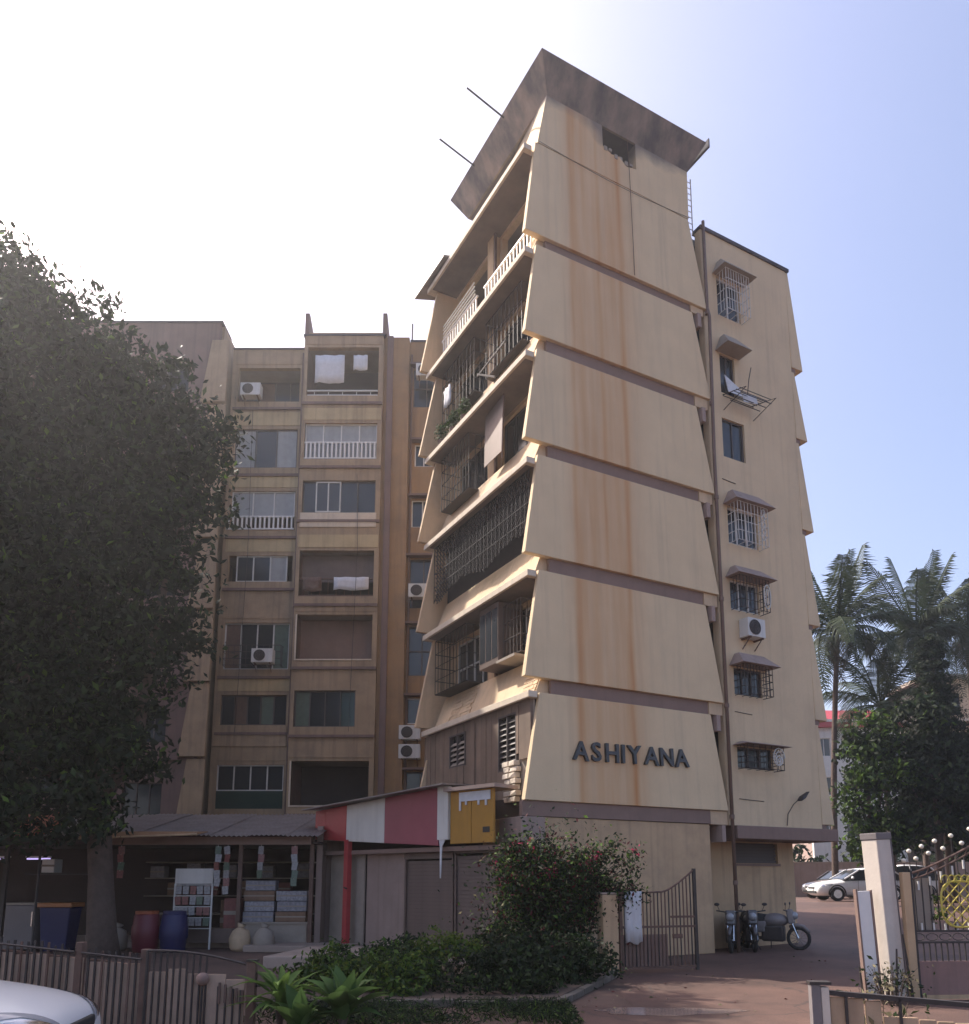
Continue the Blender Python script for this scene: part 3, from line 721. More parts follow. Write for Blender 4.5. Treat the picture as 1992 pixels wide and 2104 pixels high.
# terrace: mesh fence, sheet roof at the far end, ladder on the right
mb = MB()
for k in range(9): mb.tube([(0.9, 5.0 + 0.11 * k, 19.7), (0.9, 5.0 + 0.11 * k, 22.3)], 0.012, 4)
for k in range(12): mb.tube([(0.9, 5.0, 19.9 + 0.2 * k), (0.9, 5.88, 19.9 + 0.2 * k)], 0.008, 4)
mb.build('terrace_fence', M['alu'], tower, kind='stuff')
mb = MB(); mb.hexa([(0.05, 4.3, 19.66), (1.3, 4.3, 20.0), (1.3, 6.2, 19.98), (0.0, 6.3, 19.64)], [(0.05, 4.3, 19.72), (1.3, 4.3, 20.06), (1.3, 6.2, 20.04), (0.0, 6.3, 19.7)])
mb.build('sheet_roof', M['tin'], tower)
mb = MB()
for x in (5.66, 5.92): mb.tube([(x, 0.25, 19.7), (x, 0.25, 21.5)], 0.018, 5)
ld = mb.build('ladder', M['alu'], tower)
mb = MB(); mb.tube([(5.66, 0.25, 0), (5.92, 0.25, 0)], 0.012, 5); me = mb.mesh('rung'); me.materials.append(M['alu'])
for k in range(9): link(me, 'rung', None, ld, (0, 0, 19.85 + 0.19 * k))
# ground-floor corner pier beside the shop
mb = MB(); mb.box(-0.04, -0.06, 0, 0.55, 0.9, 3.045); mb.build('corner_pier', M['mauve'], tower, bevel=0.015)

# ------------------------------------------------------------------ right-hand wing of the same block
WIN = [  # u0,u1,z0,z1, hood height, cage
    (6.36, 7.62, 4.50, 5.05, 0.12, 1), (6.38, 7.38, 6.40, 7.12, 0.36, 1), (6.40, 7.45, 8.68, 9.50, 0.34, 1), (6.45, 7.55, 10.52, 11.55, 0.42, 1),
    (6.42, 7.25, 12.98, 14.12, 0, 0), (6.45, 7.00, 14.88, 16.05, 0.5, 0), (6.48, 7.36, 17.25, 18.45, 0.45, 1)]
mb = MB(); mb.wall('x', 0.0, 0.22, 5.95, 9.33, 3.05, 19.72, [w[:4] for w in WIN]); mb.build('wing_wall', M['wing'], tower)
mb = MB(); mb.box(5.93, -0.05, 19.72, 9.45, 0.3, 19.82); mb.build('coping', M['soot'], tower)
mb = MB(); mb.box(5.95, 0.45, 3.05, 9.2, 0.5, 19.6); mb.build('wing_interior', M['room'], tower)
fl = [3.05, 5.9, 8.6, 11.4, 14.2, 16.45, 19.72]
for k in range(6):
    z0, z1 = fl[k] + 0.12, fl[k + 1] - 0.02
    mb = MB(); mb.hexa([(9.331, -0.02, z0), (9.80, -0.02, z0), (9.80, 5.6, z0), (9.331, 5.6, z0)], [(9.331, 0.0, z1), (9.44, 0.0, z1), (9.44, 5.6, z1), (9.331, 5.6, z1)])
    mb.build('end_panel', M['wing'], tower, bevel=0.012)
    mb = MB(); mb.box(9.332, 0.02, fl[k] - 0.02, 9.52, 5.5, fl[k] + 0.119); mb.build('end_ledge', M['brown'], tower)
for i, (a, c, z0, z1, hd, cg) in enumerate(WIN):
    window(tower, 'x', 0.06, a, c, z0, z1, 2 if c - a < 0.9 else 3, 1, 'alu' if i in (3, 6, 2) else 'dframe')
    if hd:
        e = 0.10; pr = 0.5
        mb = MB()
        mb.hexa([(a - e - 0.06, -pr, z1 + 0.02), (c + e + 0.1, -pr, z1 + 0.02), (c + e + 0.1, -0.001, z1 + 0.02), (a - e - 0.06, -0.001, z1 + 0.02)],
                [(a + 0.05, -0.16, z1 + hd), (c - 0.05, -0.16, z1 + hd), (c - 0.05, -0.001, z1 + hd), (a + 0.05, -0.001, z1 + hd)])
        mb.build('window_hood', M['mauve'] if i < 5 else M['soffit'], tower, bevel=0.01)
    if cg:
        bars_box(tower, 'window_grille', a, c, -0.36, -0.01, z0 - 0.03, z1 + 0.02, 9 if i != 0 else 6, 0.011, 4, 'alu' if i in (3, 6) else 'iron')
# ornament in two of the grilles
def swirl(x, z, r, n=2.2):
    return [(x + r * (1 - 0.75 * t) * math.cos(n * 2 * PI * t), -0.375, z + 1.25 * r * (1 - 0.75 * t) * math.sin(n * 2 * PI * t)) for t in ticks(0, 1, 26)]
mb = MB(); mb.tube(swirl(7.42, 4.78, 0.22), 0.016, 4); mb.tube(swirl(7.42, 4.70, 0.12, 1.5), 0.014, 4); mb.build('grille_scroll', M['alu'], tower)
mb = MB()
for k in range(5): mb.tube(swirl(7.36, 10.68 + 0.18 * k, 0.085, 1.2), 0.011, 4)
mb.build('grille_scroll', M['alu'], tower)
mb = MB(); mb.tube([(7.35 + 0.12 * math.cos(a), -0.375, 9.05 + 0.33 * math.sin(a)) for a in ticks(0, 2 * PI, 20)], 0.016, 4)
mb.tube([(7.35 + 0.05 * math.cos(a), -0.375, 9.05 + 0.22 * math.sin(a)) for a in ticks(0, 2 * PI, 14)], 0.012, 4); mb.build('grille_scroll', M['alu'], tower)
# dry-weather cracks / cables
for (x0, x1, z) in ((6.35, 6.95, 5.95), (6.35, 7.2, 3.72), (6.32, 6.8, 12.3)):
    mb = MB(); mb.tube([(x0, -0.008, z), ((x0 + x1) / 2, -0.008, z - 0.02), (x1, -0.008, z - 0.03)], 0.011, 4); mb.build('cable', M['iron'], tower)
# drain pipe with collars
mb = MB(); mb.tube([(5.99, -0.09, 19.9), (5.99, -0.09, 17.2), (5.985, -0.16, 16.9), (5.985, -0.09, 13), (5.985, -0.09, 0.0)], 0.045, 8)
dp = mb.build('drain_pipe', M['pipe'], tower, smooth=True)
for z in (17.0, 14.3, 11.6, 8.8, 6.0, 3.2, 1.6):
    mb = MB(); mb.tube([(5.985, -0.09, z), (5.985, -0.09, z + 0.1)], 0.062, 8); mb.build('collar', M['pipe'], dp)
# ground floor of the wing: deep beam, set-back wall with a vent
mb = MB(); mb.box(6.1, -0.14, 2.72, 9.78, 5.4, 3.045); mb.build('wing_beam', M['brown'], tower, bevel=0.015)
mb = MB(); mb.wall('x', 0.9, 1.1, 5.33, 9.2, 0, 2.715, [(7.0, 8.6, 2.15, 2.68)]); mb.build('wing_ground_wall', M['tan'], tower)
mb = MB(); mb.box(9.0, 1.11, 0, 9.2, 5.3, 2.715); mb.build('wing_ground_wall', M['tan'], tower)
mb = MB(); mb.box(6.95, 0.86, 2.08, 8.65, 1.0, 2.14); vt = mb.build('vent_window', M['brown'], tower)
mb = MB(); mb.box(7.0, 0.96, 0, 8.6, 0.975, 0.07); me = mb.mesh('slat'); me.materials.append(M['dframe'])
for k in range(6): link(me, 'slat', None, vt, (0, 0.02 * (k % 2), 2.16 + 0.085 * k))
mb = MB(); mb.box(7.0, 1.02, 2.15, 8.6, 1.03, 2.68); mb.build('pane', M['room'], vt)

# things fixed to the tower
def tw(uu, vv, z):
    c, s_ = math.cos(TA), math.sin(TA)
    return (TO[0] + uu * c - vv * s_, TO[1] + uu * s_ + vv * c, z)
ac_unit('white air conditioner under the third-lowest hooded window of the right wing', tw(6.95, -0.01, 7.92), TA, 0.62, 0.5, 0.32)
# drying rack
t = thing('drying_rack', 'wall-hung drying rack of thin rods with washing on the right wing', 'drying rack', tw(7.0, -0.01, 14.45), TA)
mb = MB()
for x in (-0.5, 0.62): mb.tube([(x, 0, 0.35), (x + 0.08, -0.75, 0.2), (x, 0, -0.1)], 0.014, 4)
for k in range(6): mb.tube([(-0.5, -0.12 * k, 0.33 - 0.02 * k), (0.66, -0.12 * k, 0.33 - 0.02 * k)], 0.010, 4)
for k in range(3): mb.tube([(-0.45, -0.2 - 0.2 * k, 0.1), (0.62, -0.25 - 0.2 * k, 0.06)], 0.012, 4)
mb.build('frame', M['iron'], t)
mb = MB(); mb.add([(-0.45, -0.03, 0.95), (0.1, -0.03, 0.7), (0.12, -0.1, 0.4), (-0.4, -0.1, 0.42)], [(0, 1, 2, 3)]); mb.add([(-0.1, -0.30, 0.33), (0.3, -0.42, 0.31), (0.3, -0.46, 0.05), (-0.08, -0.33, 0.08)], [(0, 1, 2, 3)])
o = mb.build('washing', M['cloth'], t); sm = o.modifiers.new('s', 'SOLIDIFY'); sm.thickness = 0.015
mb = MB(); mb.tube([(0.2, -0.2, 0.3), (0.28, -0.22, 0.9), (0.42, -0.2, 1.35)], 0.012, 4); mb.build('rod', M['iron'], t)
# street lamp with a curved cable low on the wing
t = thing('wall_lamp', 'small black lamp on a thin curved arm low on the right wing', 'lamp', tw(8.1, -0.003, 3.2), TA)
mb = MB(); mb.tube([(-0.12, -0.02, -0.1), (-0.1, -0.05, 0.2), (0.05, -0.12, 0.45), (0.2, -0.2, 0.6)], 0.012, 5); mb.build('arm', M['iron'], t)
mb = MB(); mb.hexa([(0.14, -0.32, 0.52), (0.3, -0.32, 0.6), (0.3, -0.12, 0.6), (0.14, -0.12, 0.52)], [(0.24, -0.28, 0.66), (0.52, -0.28, 0.8), (0.52, -0.14, 0.8), (0.24, -0.14, 0.66)]); mb.build('lamp_head', M['iron'], t, bevel=0.02)
# plants and washing on the fifth-storey ledge
def leaf_cluster(mb, c, n, rad, size, up=0.3):
    for _ in range(n):
        d = Vector((random.gauss(0, 1), random.gauss(0, 1), random.gauss(0, 1) + up)).normalized()
        p = Vector(c) + Vector((d.x * rad[0], d.y * rad[1], d.z * rad[2])) * random.random() ** 0.5
        a = Vector((random.gauss(0, 1), random.gauss(0, 1), random.gauss(0, 1))).normalized(); b = a.orthogonal().normalized()
        s_ = size * random.uniform(0.6, 1.3)
        mb.add([p - a * s_, p + b * s_ * 0.45, p + a * s_, p - b * s_ * 0.45], [(0, 1, 2, 3)])
LG = leafmat('balcony_leaf', (0.05, 0.085, 0.03))
for i, (vv, w, lab) in enumerate(((4.9, 0.34, 'leafy pot plant at the far end of the fifth-storey ledge'), (4.15, 0.3, 'middle of the three pot plants on the fifth-storey ledge'), (3.45, 0.26, 'smallest pot plant on the fifth-storey ledge next to the pier'))):
    t = thing('pot_plant', lab, 'plant', tw(0.34, vv, ZL[3] + 0.0), TA, 'pot plants on the fifth-storey ledge')
    mb = MB(); mb.tube([(0, 0, 0.0), (0, 0, 0.2), (0, 0, 0.22)], [0.09, 0.12, 0.12], 10); mb.build('pot', M['rust'], t)
    mb = MB(); leaf_cluster(mb, (0, 0, 0.45), 220, (w * 0.6, w, 0.32), 0.07); mb.build('foliage', LG, t, kind='stuff')
def hang(mb, x0, x1, y, z0, z1, n=6, amp=0.03):
    vs = []
    for j in range(4):
        for i in range(n + 1):
            vs.append((x0 + (x1 - x0) * i / n, y + amp * math.sin(i * 2.1 + j), z1 + (z0 - z1) * j / 3 + 0.03 * math.sin(i * 1.3) * (j / 3)))
    mb.add(vs, [(j * (n + 1) + i, j * (n + 1) + i + 1, (j + 1) * (n + 1) + i + 1, (j + 1) * (n + 1) + i) for j in range(3) for i in range(n)])
def cloth(name, lab, cat, loc, rz, w, h, m='cloth', group=None):
    mb = MB(); hang(mb, -w / 2, w / 2, 0, -h, 0)
    o = mb.build(name, M[m], smooth=True); o.location = loc; o.rotation_euler = (0, 0, rz)
    sm = o.modifiers.new('s', 'SOLIDIFY'); sm.thickness = 0.012
    return tag(o, lab, cat, group)
cloth('towel', 'white towel drying on the fifth-storey ledge of the tower', 'towel', tw(0.42, 4.75, 15.85), TA - PI / 2, 0.45, 0.6)
# ------------------------------------------------------------------ the long block behind, seen straight on
FB = thing('balcony_block', 'shaded seven-storey block with enclosed balconies behind the tree and shops', 'building', (0, 29, 0))
ROWA = [(4.34, 5.94), (7.19, 8.54), (9.72, 11.42), (12.13, 13.93), (15.44, 16.75), (17.63, 19.13), (20.29, 22.35)]
ROWB = [(4.25, 5.85), (7.32, 8.45), (9.43, 11.22), (12.84, 13.87), (14.91, 16.49), (17.46, 19.08), (20.25, 21.7)]
AX0, AX1 = -7.06, -4.28
BX0, BX1 = -9.85, -7.42
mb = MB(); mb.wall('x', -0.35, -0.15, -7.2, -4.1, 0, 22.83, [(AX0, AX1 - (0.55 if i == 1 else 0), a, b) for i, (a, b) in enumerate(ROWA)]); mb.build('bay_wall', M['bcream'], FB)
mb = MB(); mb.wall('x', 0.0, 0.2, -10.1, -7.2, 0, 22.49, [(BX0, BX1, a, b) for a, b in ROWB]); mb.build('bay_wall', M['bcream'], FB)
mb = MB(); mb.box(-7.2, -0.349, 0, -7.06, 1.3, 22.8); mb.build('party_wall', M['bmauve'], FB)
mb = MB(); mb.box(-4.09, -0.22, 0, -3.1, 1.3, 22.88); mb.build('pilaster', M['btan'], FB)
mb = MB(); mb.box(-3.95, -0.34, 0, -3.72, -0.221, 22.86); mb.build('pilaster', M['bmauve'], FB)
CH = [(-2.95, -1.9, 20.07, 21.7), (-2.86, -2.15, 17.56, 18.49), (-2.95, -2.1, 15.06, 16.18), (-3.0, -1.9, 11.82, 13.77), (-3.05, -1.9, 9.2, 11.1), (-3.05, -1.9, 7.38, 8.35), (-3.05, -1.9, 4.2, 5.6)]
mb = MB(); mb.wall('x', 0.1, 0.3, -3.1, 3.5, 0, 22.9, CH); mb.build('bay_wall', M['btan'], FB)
# balcony floors, back walls
for i, (a, b) in enumerate(ROWA):
    mb = MB(); mb.box(-7.05, -0.149, b + 0.02, -4.12, 1.3, b + 0.14); mb.build('balcony_ceiling', M['soffit'], FB)
    mb = MB(); mb.box(-7.22, -0.43, a - 0.30 - 0.1, -4.1, -0.351, a - 0.30); mb.build('slab_edge', M['bmauve'], FB)
for i, (a, b) in enumerate(ROWB):
    mb = MB(); mb.box(-10.08, 0.201, b + 0.02, -7.22, 1.3, b + 0.14); mb.build('balcony_ceiling', M['soffit'], FB)
    mb = MB(); mb.box(-10.0, -0.09, a - 0.38, -7.22, -0.001, a - 0.28); mb.build('slab_edge', M['bmauve'], FB)
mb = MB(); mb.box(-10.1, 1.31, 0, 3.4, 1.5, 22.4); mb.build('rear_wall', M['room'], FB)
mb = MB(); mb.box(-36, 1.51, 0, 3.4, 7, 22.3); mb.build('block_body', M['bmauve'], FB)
mb = MB(); mb.box(-7.25, -0.40, 22.83, -4.05, 0.6, 22.9); mb.build('coping', M['soot'], FB)
mb = MB(); mb.box(-10.1, -0.05, 22.49, -7.22, 0.6, 22.56); mb.build('coping', M['soot'], FB)
mb = MB(); mb.box(-3.09, 0.05, 22.9, 3.5, 0.6, 22.97); mb.build('coping', M['soot'], FB)
for x in (-7.2, -4.14):
    mb = MB(); mb.prism([(-0.40, 22.9), (1.4, 22.9), (-0.22, 23.8), (-0.40, 23.8)], x, x + 0.16, 'x'); mb.build('roof_fin', M['bmauve'], FB)
mb = MB(); mb.tube([(-3.05, 0.3, 22.95), (-3.05, 0.3, 23.85)], 0.04, 6); mb.build('vent_pipe', M['tin'], FB)
# left wing, half a metre forward, its flared corner
LWH = [(-15.9, -13.9, 21.0 - 2.73 * k, 19.6 + 1.4 - 2.73 * k + 1.1) for k in range(7)] + [(-12.9, -11.5, 20.2 - 2.73 * k, 21.5 - 2.73 * k) for k in range(7)]
mb = MB(); mb.wall('x', -0.75, -0.55, -36, -10.39, 0, 23.1, LWH); mb.build('left_wing_wall', M['bmauve'], FB)  # far left stretch is unseen, lengthened so its shadow covers the shop tarpaulin
mb = MB(); mb.box(-10.5, -0.549, 0, -10.3, 1.5, 23.1); mb.build('left_wing_return', M['bcream'], FB)
mb = MB(); mb.box(-36, -0.8, 23.1, -10.3, 0.3, 23.18); mb.build('coping', M['soot'], FB)
mb = MB(); mb.box(-36, 0.8, 0, -10.6, 0.95, 22.9); mb.build('left_wing_back', M['room'], FB)
for k in range(8):
    z0 = 22.4 - 2.73 * (k + 1); z1 = z0 + 2.65
    if z0 < 0.5: break
    mb = MB(); mb.hexa([(-10.95, -0.95, z0), (-10.0, -0.95, z0), (-10.0, -0.76, z0), (-10.95, -0.76, z0)], [(-10.66, -0.84, z1), (-10.0, -0.84, z1), (-10.0, -0.76, z1), (-10.66, -0.76, z1)])
    mb.build('flared_corner', M['bcream'], FB, bevel=0.012)
    mb = MB(); mb.box(-14.5, -0.9, z0 - 0.12, -10.96, -0.751, z0); mb.build('ledge', M['bmauve'], FB)
for (a, c, z0, z1) in LWH: window(FB, 'x', -0.62, a, c, z0, z1, 3, 1, 'dframe')
for i, (a, b) in enumerate(ROWA):
    if i in (1, 4): continue
    mb = MB(); mb.box(-7.14, -0.372, b + 0.12, -4.14, -0.3505, b + 0.62); mb.build('spandrel_band', M['bpale'] if i in (3, 4, 5) else M['bcream'], FB)
for i, (a, b) in enumerate(ROWB):
    mb = MB(); mb.box(-9.98, -0.022, b + 0.15, -7.26, -0.0005, b + 0.70); mb.build('spandrel_band', M['bpale'] if i in (1, 3, 4, 5) else M['bcream'], FB)
# rain pipes and a few sagging cables down the front
for x_, y_ in ((-7.3, -0.06), (-3.02, 0.04), (-10.2, -0.60)):
    mb = MB(); mb.tube([(x_, y_, 22.3), (x_ + 0.03, y_, 12), (x_, y_, 3.5)], 0.045, 6); mb.build('rain_pipe', M['pipe'], FB)
for k_ in (0, 3):
    mb = MB(); x0_ = -9.2 + 1.3 * k_ + 0.37 * math.sin(7 * k_); mb.tube([(x0_, -0.06 if x0_ < -7.2 else -0.41, 20.0 - k_), (x0_ + 0.1, -0.1 if x0_ < -7.2 else -0.45, 14.0), (x0_ - 0.05, -0.08 if x0_ < -7.2 else -0.43, 7.0)], 0.010, 4); mb.build('cable', M['iron'], FB)
# bay A
window(FB, 'x', -0.25, AX0, AX1, *ROWA[5], 4, 1, 'alu', panes=['curtain'])
railing(FB, 'x', -0.32, AX0, AX1, 17.65, 18.35, 0.16, bw=0.06)
window(FB, 'x', -0.25, AX0, AX1, *ROWA[4], 4, 1, 'dframe', panes=['glass', 'curtain3', 'glass', 'glass'])
window(FB, 'x', -0.30, AX0 + 0.5, AX0 + 1.45, ROWA[4][0] + 0.05, ROWA[4][1] - 0.03, 2, 1, 'alu', name='sliding_window')
mb = MB(); mb.box(AX0 - 0.05, -0.40, 14.85, AX1 + 0.05, -0.352, 15.42); mb.build('spandrel_panel', M['lip'], FB)
window(FB, 'x', -0.25, AX0, AX1 - 0.55, *ROWA[1], 4, 1, 'dframe', panes=['curtain2', 'glass', 'glass', 'glassg'])
mb = MB(); mb.box(AX0, 0.3, 9.73, AX1, 0.35, 11.4); mb.build('timber_screen', M['brown'], FB)
for i in (0, 2):
    mb = MB(); a, b = ROWA[i]; mb.box(AX0, -0.38, a - 0.05, AX1, -0.351, a); mb.box(AX0 - 0.06, -0.38, a - 0.05, AX0, -0.351, b); mb.build('opening_trim', M['lip'], FB)
railing(FB, 'x', -0.30, AX0 + 0.02, AX1 - 0.02, 12.14, 12.85, 0.3, 'rust', 0.025)
mb = MB(); mb.box(AX0, 0.1, 12.85, AX1, 0.12, 13.9); mb.build('blind', M['shutter'], FB)
railing(FB, 'x', -0.28, AX0 + 0.02, AX1 - 0.02, 20.3, 20.55, 0.5, 'alu', 0.02)
# bay B
window(FB, 'x', 0.06, BX0, BX1, 4.9, 5.85, 4, 1, 'alu'); mb = MB(); mb.box(BX0, 0.04, 4.25, BX1, 0.06, 4.9); mb.build('tinted_panel', M['glassg'], FB)
window(FB, 'x', 0.10, BX0, BX1, *ROWB[1], 5, 1, 'dframe', panes=['glass', 'curtain3', 'glass', 'curtain2', 'glass'])
mb = MB(); mb.box(BX0 - 0.2, -0.06, 6.52, BX1 + 0.05, -0.001, 7.28); mb.build('spandrel_panel', M['bcream'], FB)
window(FB, 'x', 0.08, BX0, BX1, *ROWB[2], 4, 1, 'alu', panes=['curtain3', 'glass', 'glass', 'curtain2'])
window(FB, 'x', 0.05, BX0 + 0.3, BX1 - 0.2, *ROWB[3], 3, 1, 'alu', panes=['glass', 'glass', 'curtain'])
window(FB, 'x', 0.06, BX0, BX1, 15.44, 16.49, 3, 1, 'alu', panes=['curtain'])
railing(FB, 'x', -0.02, BX0 - 0.15, BX1, 14.91, 15.46, 0.17, 'white', 0.06)
window(FB, 'x', 0.06, BX0, BX1, *ROWB[5], 3, 1, 'dframe', panes=['curtain', 'glass', 'curtain'])
window(FB, 'x', 0.95, BX0, BX1, *ROWB[6], 4, 1, 'dframe', panes=['glass', 'curtain3', 'glass', 'glass'])
bars_box(FB, 'window_grille', BX0 + 0.1, BX1 - 0.2, -0.35, 0.0, 9.5, 10.25, 10, 0.012, 3)
# bay C windows
for (a, c, z0, z1) in CH:
    window(FB, 'x', 0.16, a, c, z0, z1, 2, 1 if z1 - z0 < 1.2 else 2, 'alu' if z1 - z0 < 1.2 else 'dframe')
    mb = MB(); mb.box(a - 0.1, -0.2, z1 + 0.05, c + 0.1, 0.099, z1 + 0.13); mb.build('window_hood', M['bmauve'], FB)
AC = [((-9.25, 28.99, 20.32), 'top-floor air conditioner at the left balcony of the shaded block'), ((-8.2, 28.62, 9.5), 'air conditioner in the window cage low on the shaded block'),
      ((-2.4, 28.7, 20.95), 'air conditioner in the highest narrow window between block and tower'), ((-2.55, 28.7, 12.0), 'air conditioner half-way down the narrow bay of the shaded block'),
      ((-2.85, 29.08, 6.75), 'upper of two stacked air conditioners low on the narrow bay'), ((-2.85, 29.08, 6.05), 'lower of two stacked air conditioners low on the narrow bay')]
for loc, lab in AC: ac_unit(lab, loc, 0, 0.78, 0.52, 0.35, 'air conditioners on the shaded block')
# washing
cloth('hanging_sheet', 'large white sheet drying in the top balcony of the shaded block', 'sheet', (-6.2, 28.70, 22.05), 0, 1.15, 1.2)
cloth('hanging_shirt', 'small white cloth beside the large sheet in the top balcony', 'cloth', (-5.0, 28.70, 22.05), 0, 0.55, 0.65)
cloth('orange_cloth', 'orange cloth hung over a balcony rail of the shaded block', 'cloth', (-6.55, 28.60, 12.86), 0, 0.7, 0.55, 'rust')
cloth('striped_sheet', 'pale sheet draped along the balcony rail beside the orange cloth', 'sheet', (-5.1, 28.60, 12.86), 0, 1.3, 0.5)
# ------------------------------------------------------------------ row of open shops under a tin roof (left)
def corrugated(mb, x0, x1, y0, y1, z0, z1, pitch=0.12, amp=0.018, th=0.006):
    n = int((x1 - x0) / pitch * 4); vs = []
    for j, (y, z) in enumerate(((y0, z0), (y1, z1))):
        for i in range(n + 1):
            x = x0 + (x1 - x0) * i / n; vs.append((x, y, z + amp * math.sin(2 * PI * i / 4)))
    mb.add(vs, [(i, i + 1, n + 2 + i, n + 1 + i) for i in range(n)])
SR = thing('shop_row', 'dim open-fronted general store under a tin roof behind the tree trunk', 'shop', (0, 21, 0))
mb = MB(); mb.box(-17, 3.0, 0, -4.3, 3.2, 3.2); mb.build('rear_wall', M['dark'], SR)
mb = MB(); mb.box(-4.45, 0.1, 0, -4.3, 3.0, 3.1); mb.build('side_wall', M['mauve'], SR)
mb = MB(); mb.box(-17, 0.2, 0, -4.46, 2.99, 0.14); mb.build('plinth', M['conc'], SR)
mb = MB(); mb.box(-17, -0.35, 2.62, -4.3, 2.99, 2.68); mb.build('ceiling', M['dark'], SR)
x = -16.6; i = 0
while x < -4.4:
    w = 1.02; mb = MB(); dz = 0.02 * (i % 2); corrugated(mb, x, min(x + w, -4.2), -0.75 - 0.1 * random.random(), 3.2, 2.80 + dz, 3.65 + dz)
    o = mb.build('roof_sheet', M['tin'], SR); sm = o.modifiers.new('s', 'SOLIDIFY'); sm.thickness = 0.008
    x += w - 0.06; i += 1
for x in (-12.3, -10.0, -6.32, -4.5):
    mb = MB(); mb.box(x - 0.05, -0.25, 0, x + 0.05, -0.15, 2.8); mb.build('post', M['rust'] if x > -7 else M['iron'], SR)
mb = MB(); mb.box(-10.0, -0.42, 2.60, -4.5, -0.34, 2.80); mb.build('fascia_board', M['brown'], SR)
for z in (0.75, 1.25, 1.75, 2.2):
    mb = MB(); mb.box(-9.8, 2.3, z, -4.6, 2.95, z + 0.03); mb.build('shelf', M['soffit'], SR)
mb = MB(); mb.box(-6.2, -0.1, 0.14, -4.6, 0.35, 0.62); mb.box(-6.25, -0.14, 0.62, -4.55, 0.4, 0.66); mb.build('counter', M['soffit'], SR)
mb = MB(); mb.box(-7.85, -0.1, 0.14, -6.35, 0.35, 0.5); mb.build('counter', M['shutter'], SR)
# awning boards with warm timber edge
t = thing('timber_awning', 'sagging tan awning board along the edge of the shop roof', 'awning', (-8.6, 20.1, 2.72))
mb = MB()
for k in range(8):
    x0 = -1.45 + k * 0.36; mb.hexa([(x0, -0.2, 0.0 + 0.012 * k), (x0 + 0.36, -0.2, 0.012 * (k + 1)), (x0 + 0.36, 0.6, 0.1 + 0.012 * (k + 1)), (x0, 0.6, 0.1 + 0.012 * k)], [(x0, -0.2, 0.16), (x0 + 0.36, -0.2, 0.17), (x0 + 0.36, 0.6, 0.22), (x0, 0.6, 0.22)])
mb.build('awning_sheet', mat('tan_tarpaulin', (0.42, 0.24, 0.13), 0.7, 0.15, 3, 0.2, 12), t)
mb = MB(); mb.tube([(-1.45, -0.22, 0.0), (0, -0.22, 0.05), (1.45, -0.22, 0.1)], 0.025, 6); mb.build('edge_pole', M['tan'], t)
t = thing('orange_tarpaulin', 'orange tarpaulin awning at the far left of the shop row', 'awning', (-12.4, 19.6, 2.75))
om = mat('orange_tarpaulin', (0.30, 0.075, 0.025), 0.6, 0.15, 2, 0.2, 10)
mb = MB(); vs = []
for j in range(5):
    for i in range(9):
        vs.append((-2.2 + 4.2 * i / 8, -0.6 + 1.6 * j / 4, 0.05 + 0.18 * j + 0.07 * math.sin(i * PI / 2) - 0.10 * math.sin(PI * j / 4)))
mb.add(vs, [(j * 9 + i, j * 9 + i + 1, j * 9 + i + 10, j * 9 + i + 9) for j in range(4) for i in range(8)])
o = mb.build('canopy', om, t, smooth=True); sm = o.modifiers.new('s', 'SOLIDIFY'); sm.thickness = 0.02
for x in (-2.1, 1.9):
    mb = MB(); mb.tube([(x, -0.55, -2.75), (x, -0.55, 0.1)], 0.03, 6); mb.build('pole', M['iron'], t)
# goods: each box, sack, bin its own thing
PK = [mat('print_carton', (0.24, 0.23, 0.25), 0.7, 0.45, 14), mat('brown_carton', (0.2, 0.12, 0.075), 0.8, 0.25, 6), mat('speckled_carton', (0.28, 0.27, 0.29), 0.6, 0.6, 22), mat('red_carton', (0.2, 0.07, 0.06), 0.7, 0.3, 9)]
def carton(loc, w, d, h, m, lab, grp=None, rz=0):
    def f(mb):
        mb.box(-w / 2, -d / 2, 0, w / 2, d / 2, h)
    t = thing('carton', lab, 'box', loc, rz, grp)
    mb = MB(); f(mb); mb.build('box', m, t, bevel=0.012)
    mb = MB(); mb.box(-w / 2 - 0.003, -d / 2 - 0.003, h * 0.45, w / 2 + 0.003, -d / 2 + 0.0, h * 0.58); mb.build('tape', M['soffit'], t)
    return t
words = {0: 'left', 1: 'right'}
rows = ['bottom', 'second', 'third', 'top']
for c_, (x0, n) in enumerate(((-5.85, 4), (-5.02, 3))):
    for r_ in range(n):
        carton((x0 + 0.02 * (r_ % 2), 21.12, 0.662 + r_ * 0.262), 0.78 - 0.03 * (r_ % 2), 0.42, 0.25, PK[(r_ * 2 + c_) % 3],
               'printed carton, %s of the %s stack on the shop counter' % (('top' if r_ == n - 1 else rows[r_]), words[c_]), 'cartons stacked on the shop counter', 0.03 * (r_ - 1))
for i, (x, m, lab) in enumerate(((-6.55, 3, 'red-brown carton beside the white display rack'), (-6.78, 1, 'plain brown carton nearest the white display rack'))):
    carton((x, 21.15 + 0.45 * i, 0.502 if i == 0 else 0.142), 0.38, 0.4, 0.75 + 0.3 * i, PK[m], lab)
for i in range(9):
    x = -9.5 + 0.52 * i; z = 1.285 if i % 2 else 1.785
    carton((x, 23.6, z), 0.4, 0.36, 0.32 + 0.04 * (i % 3), PK[i % 4], 'carton number %s from the left on the back shelves' % ['one', 'two', 'three', 'four', 'five', 'six', 'seven', 'eight', 'nine'][i], 'cartons on the back shelves')
t = thing('display_rack', 'white wire display rack hung with packets at the shop front', 'rack', (-7.45, 20.7, 0))
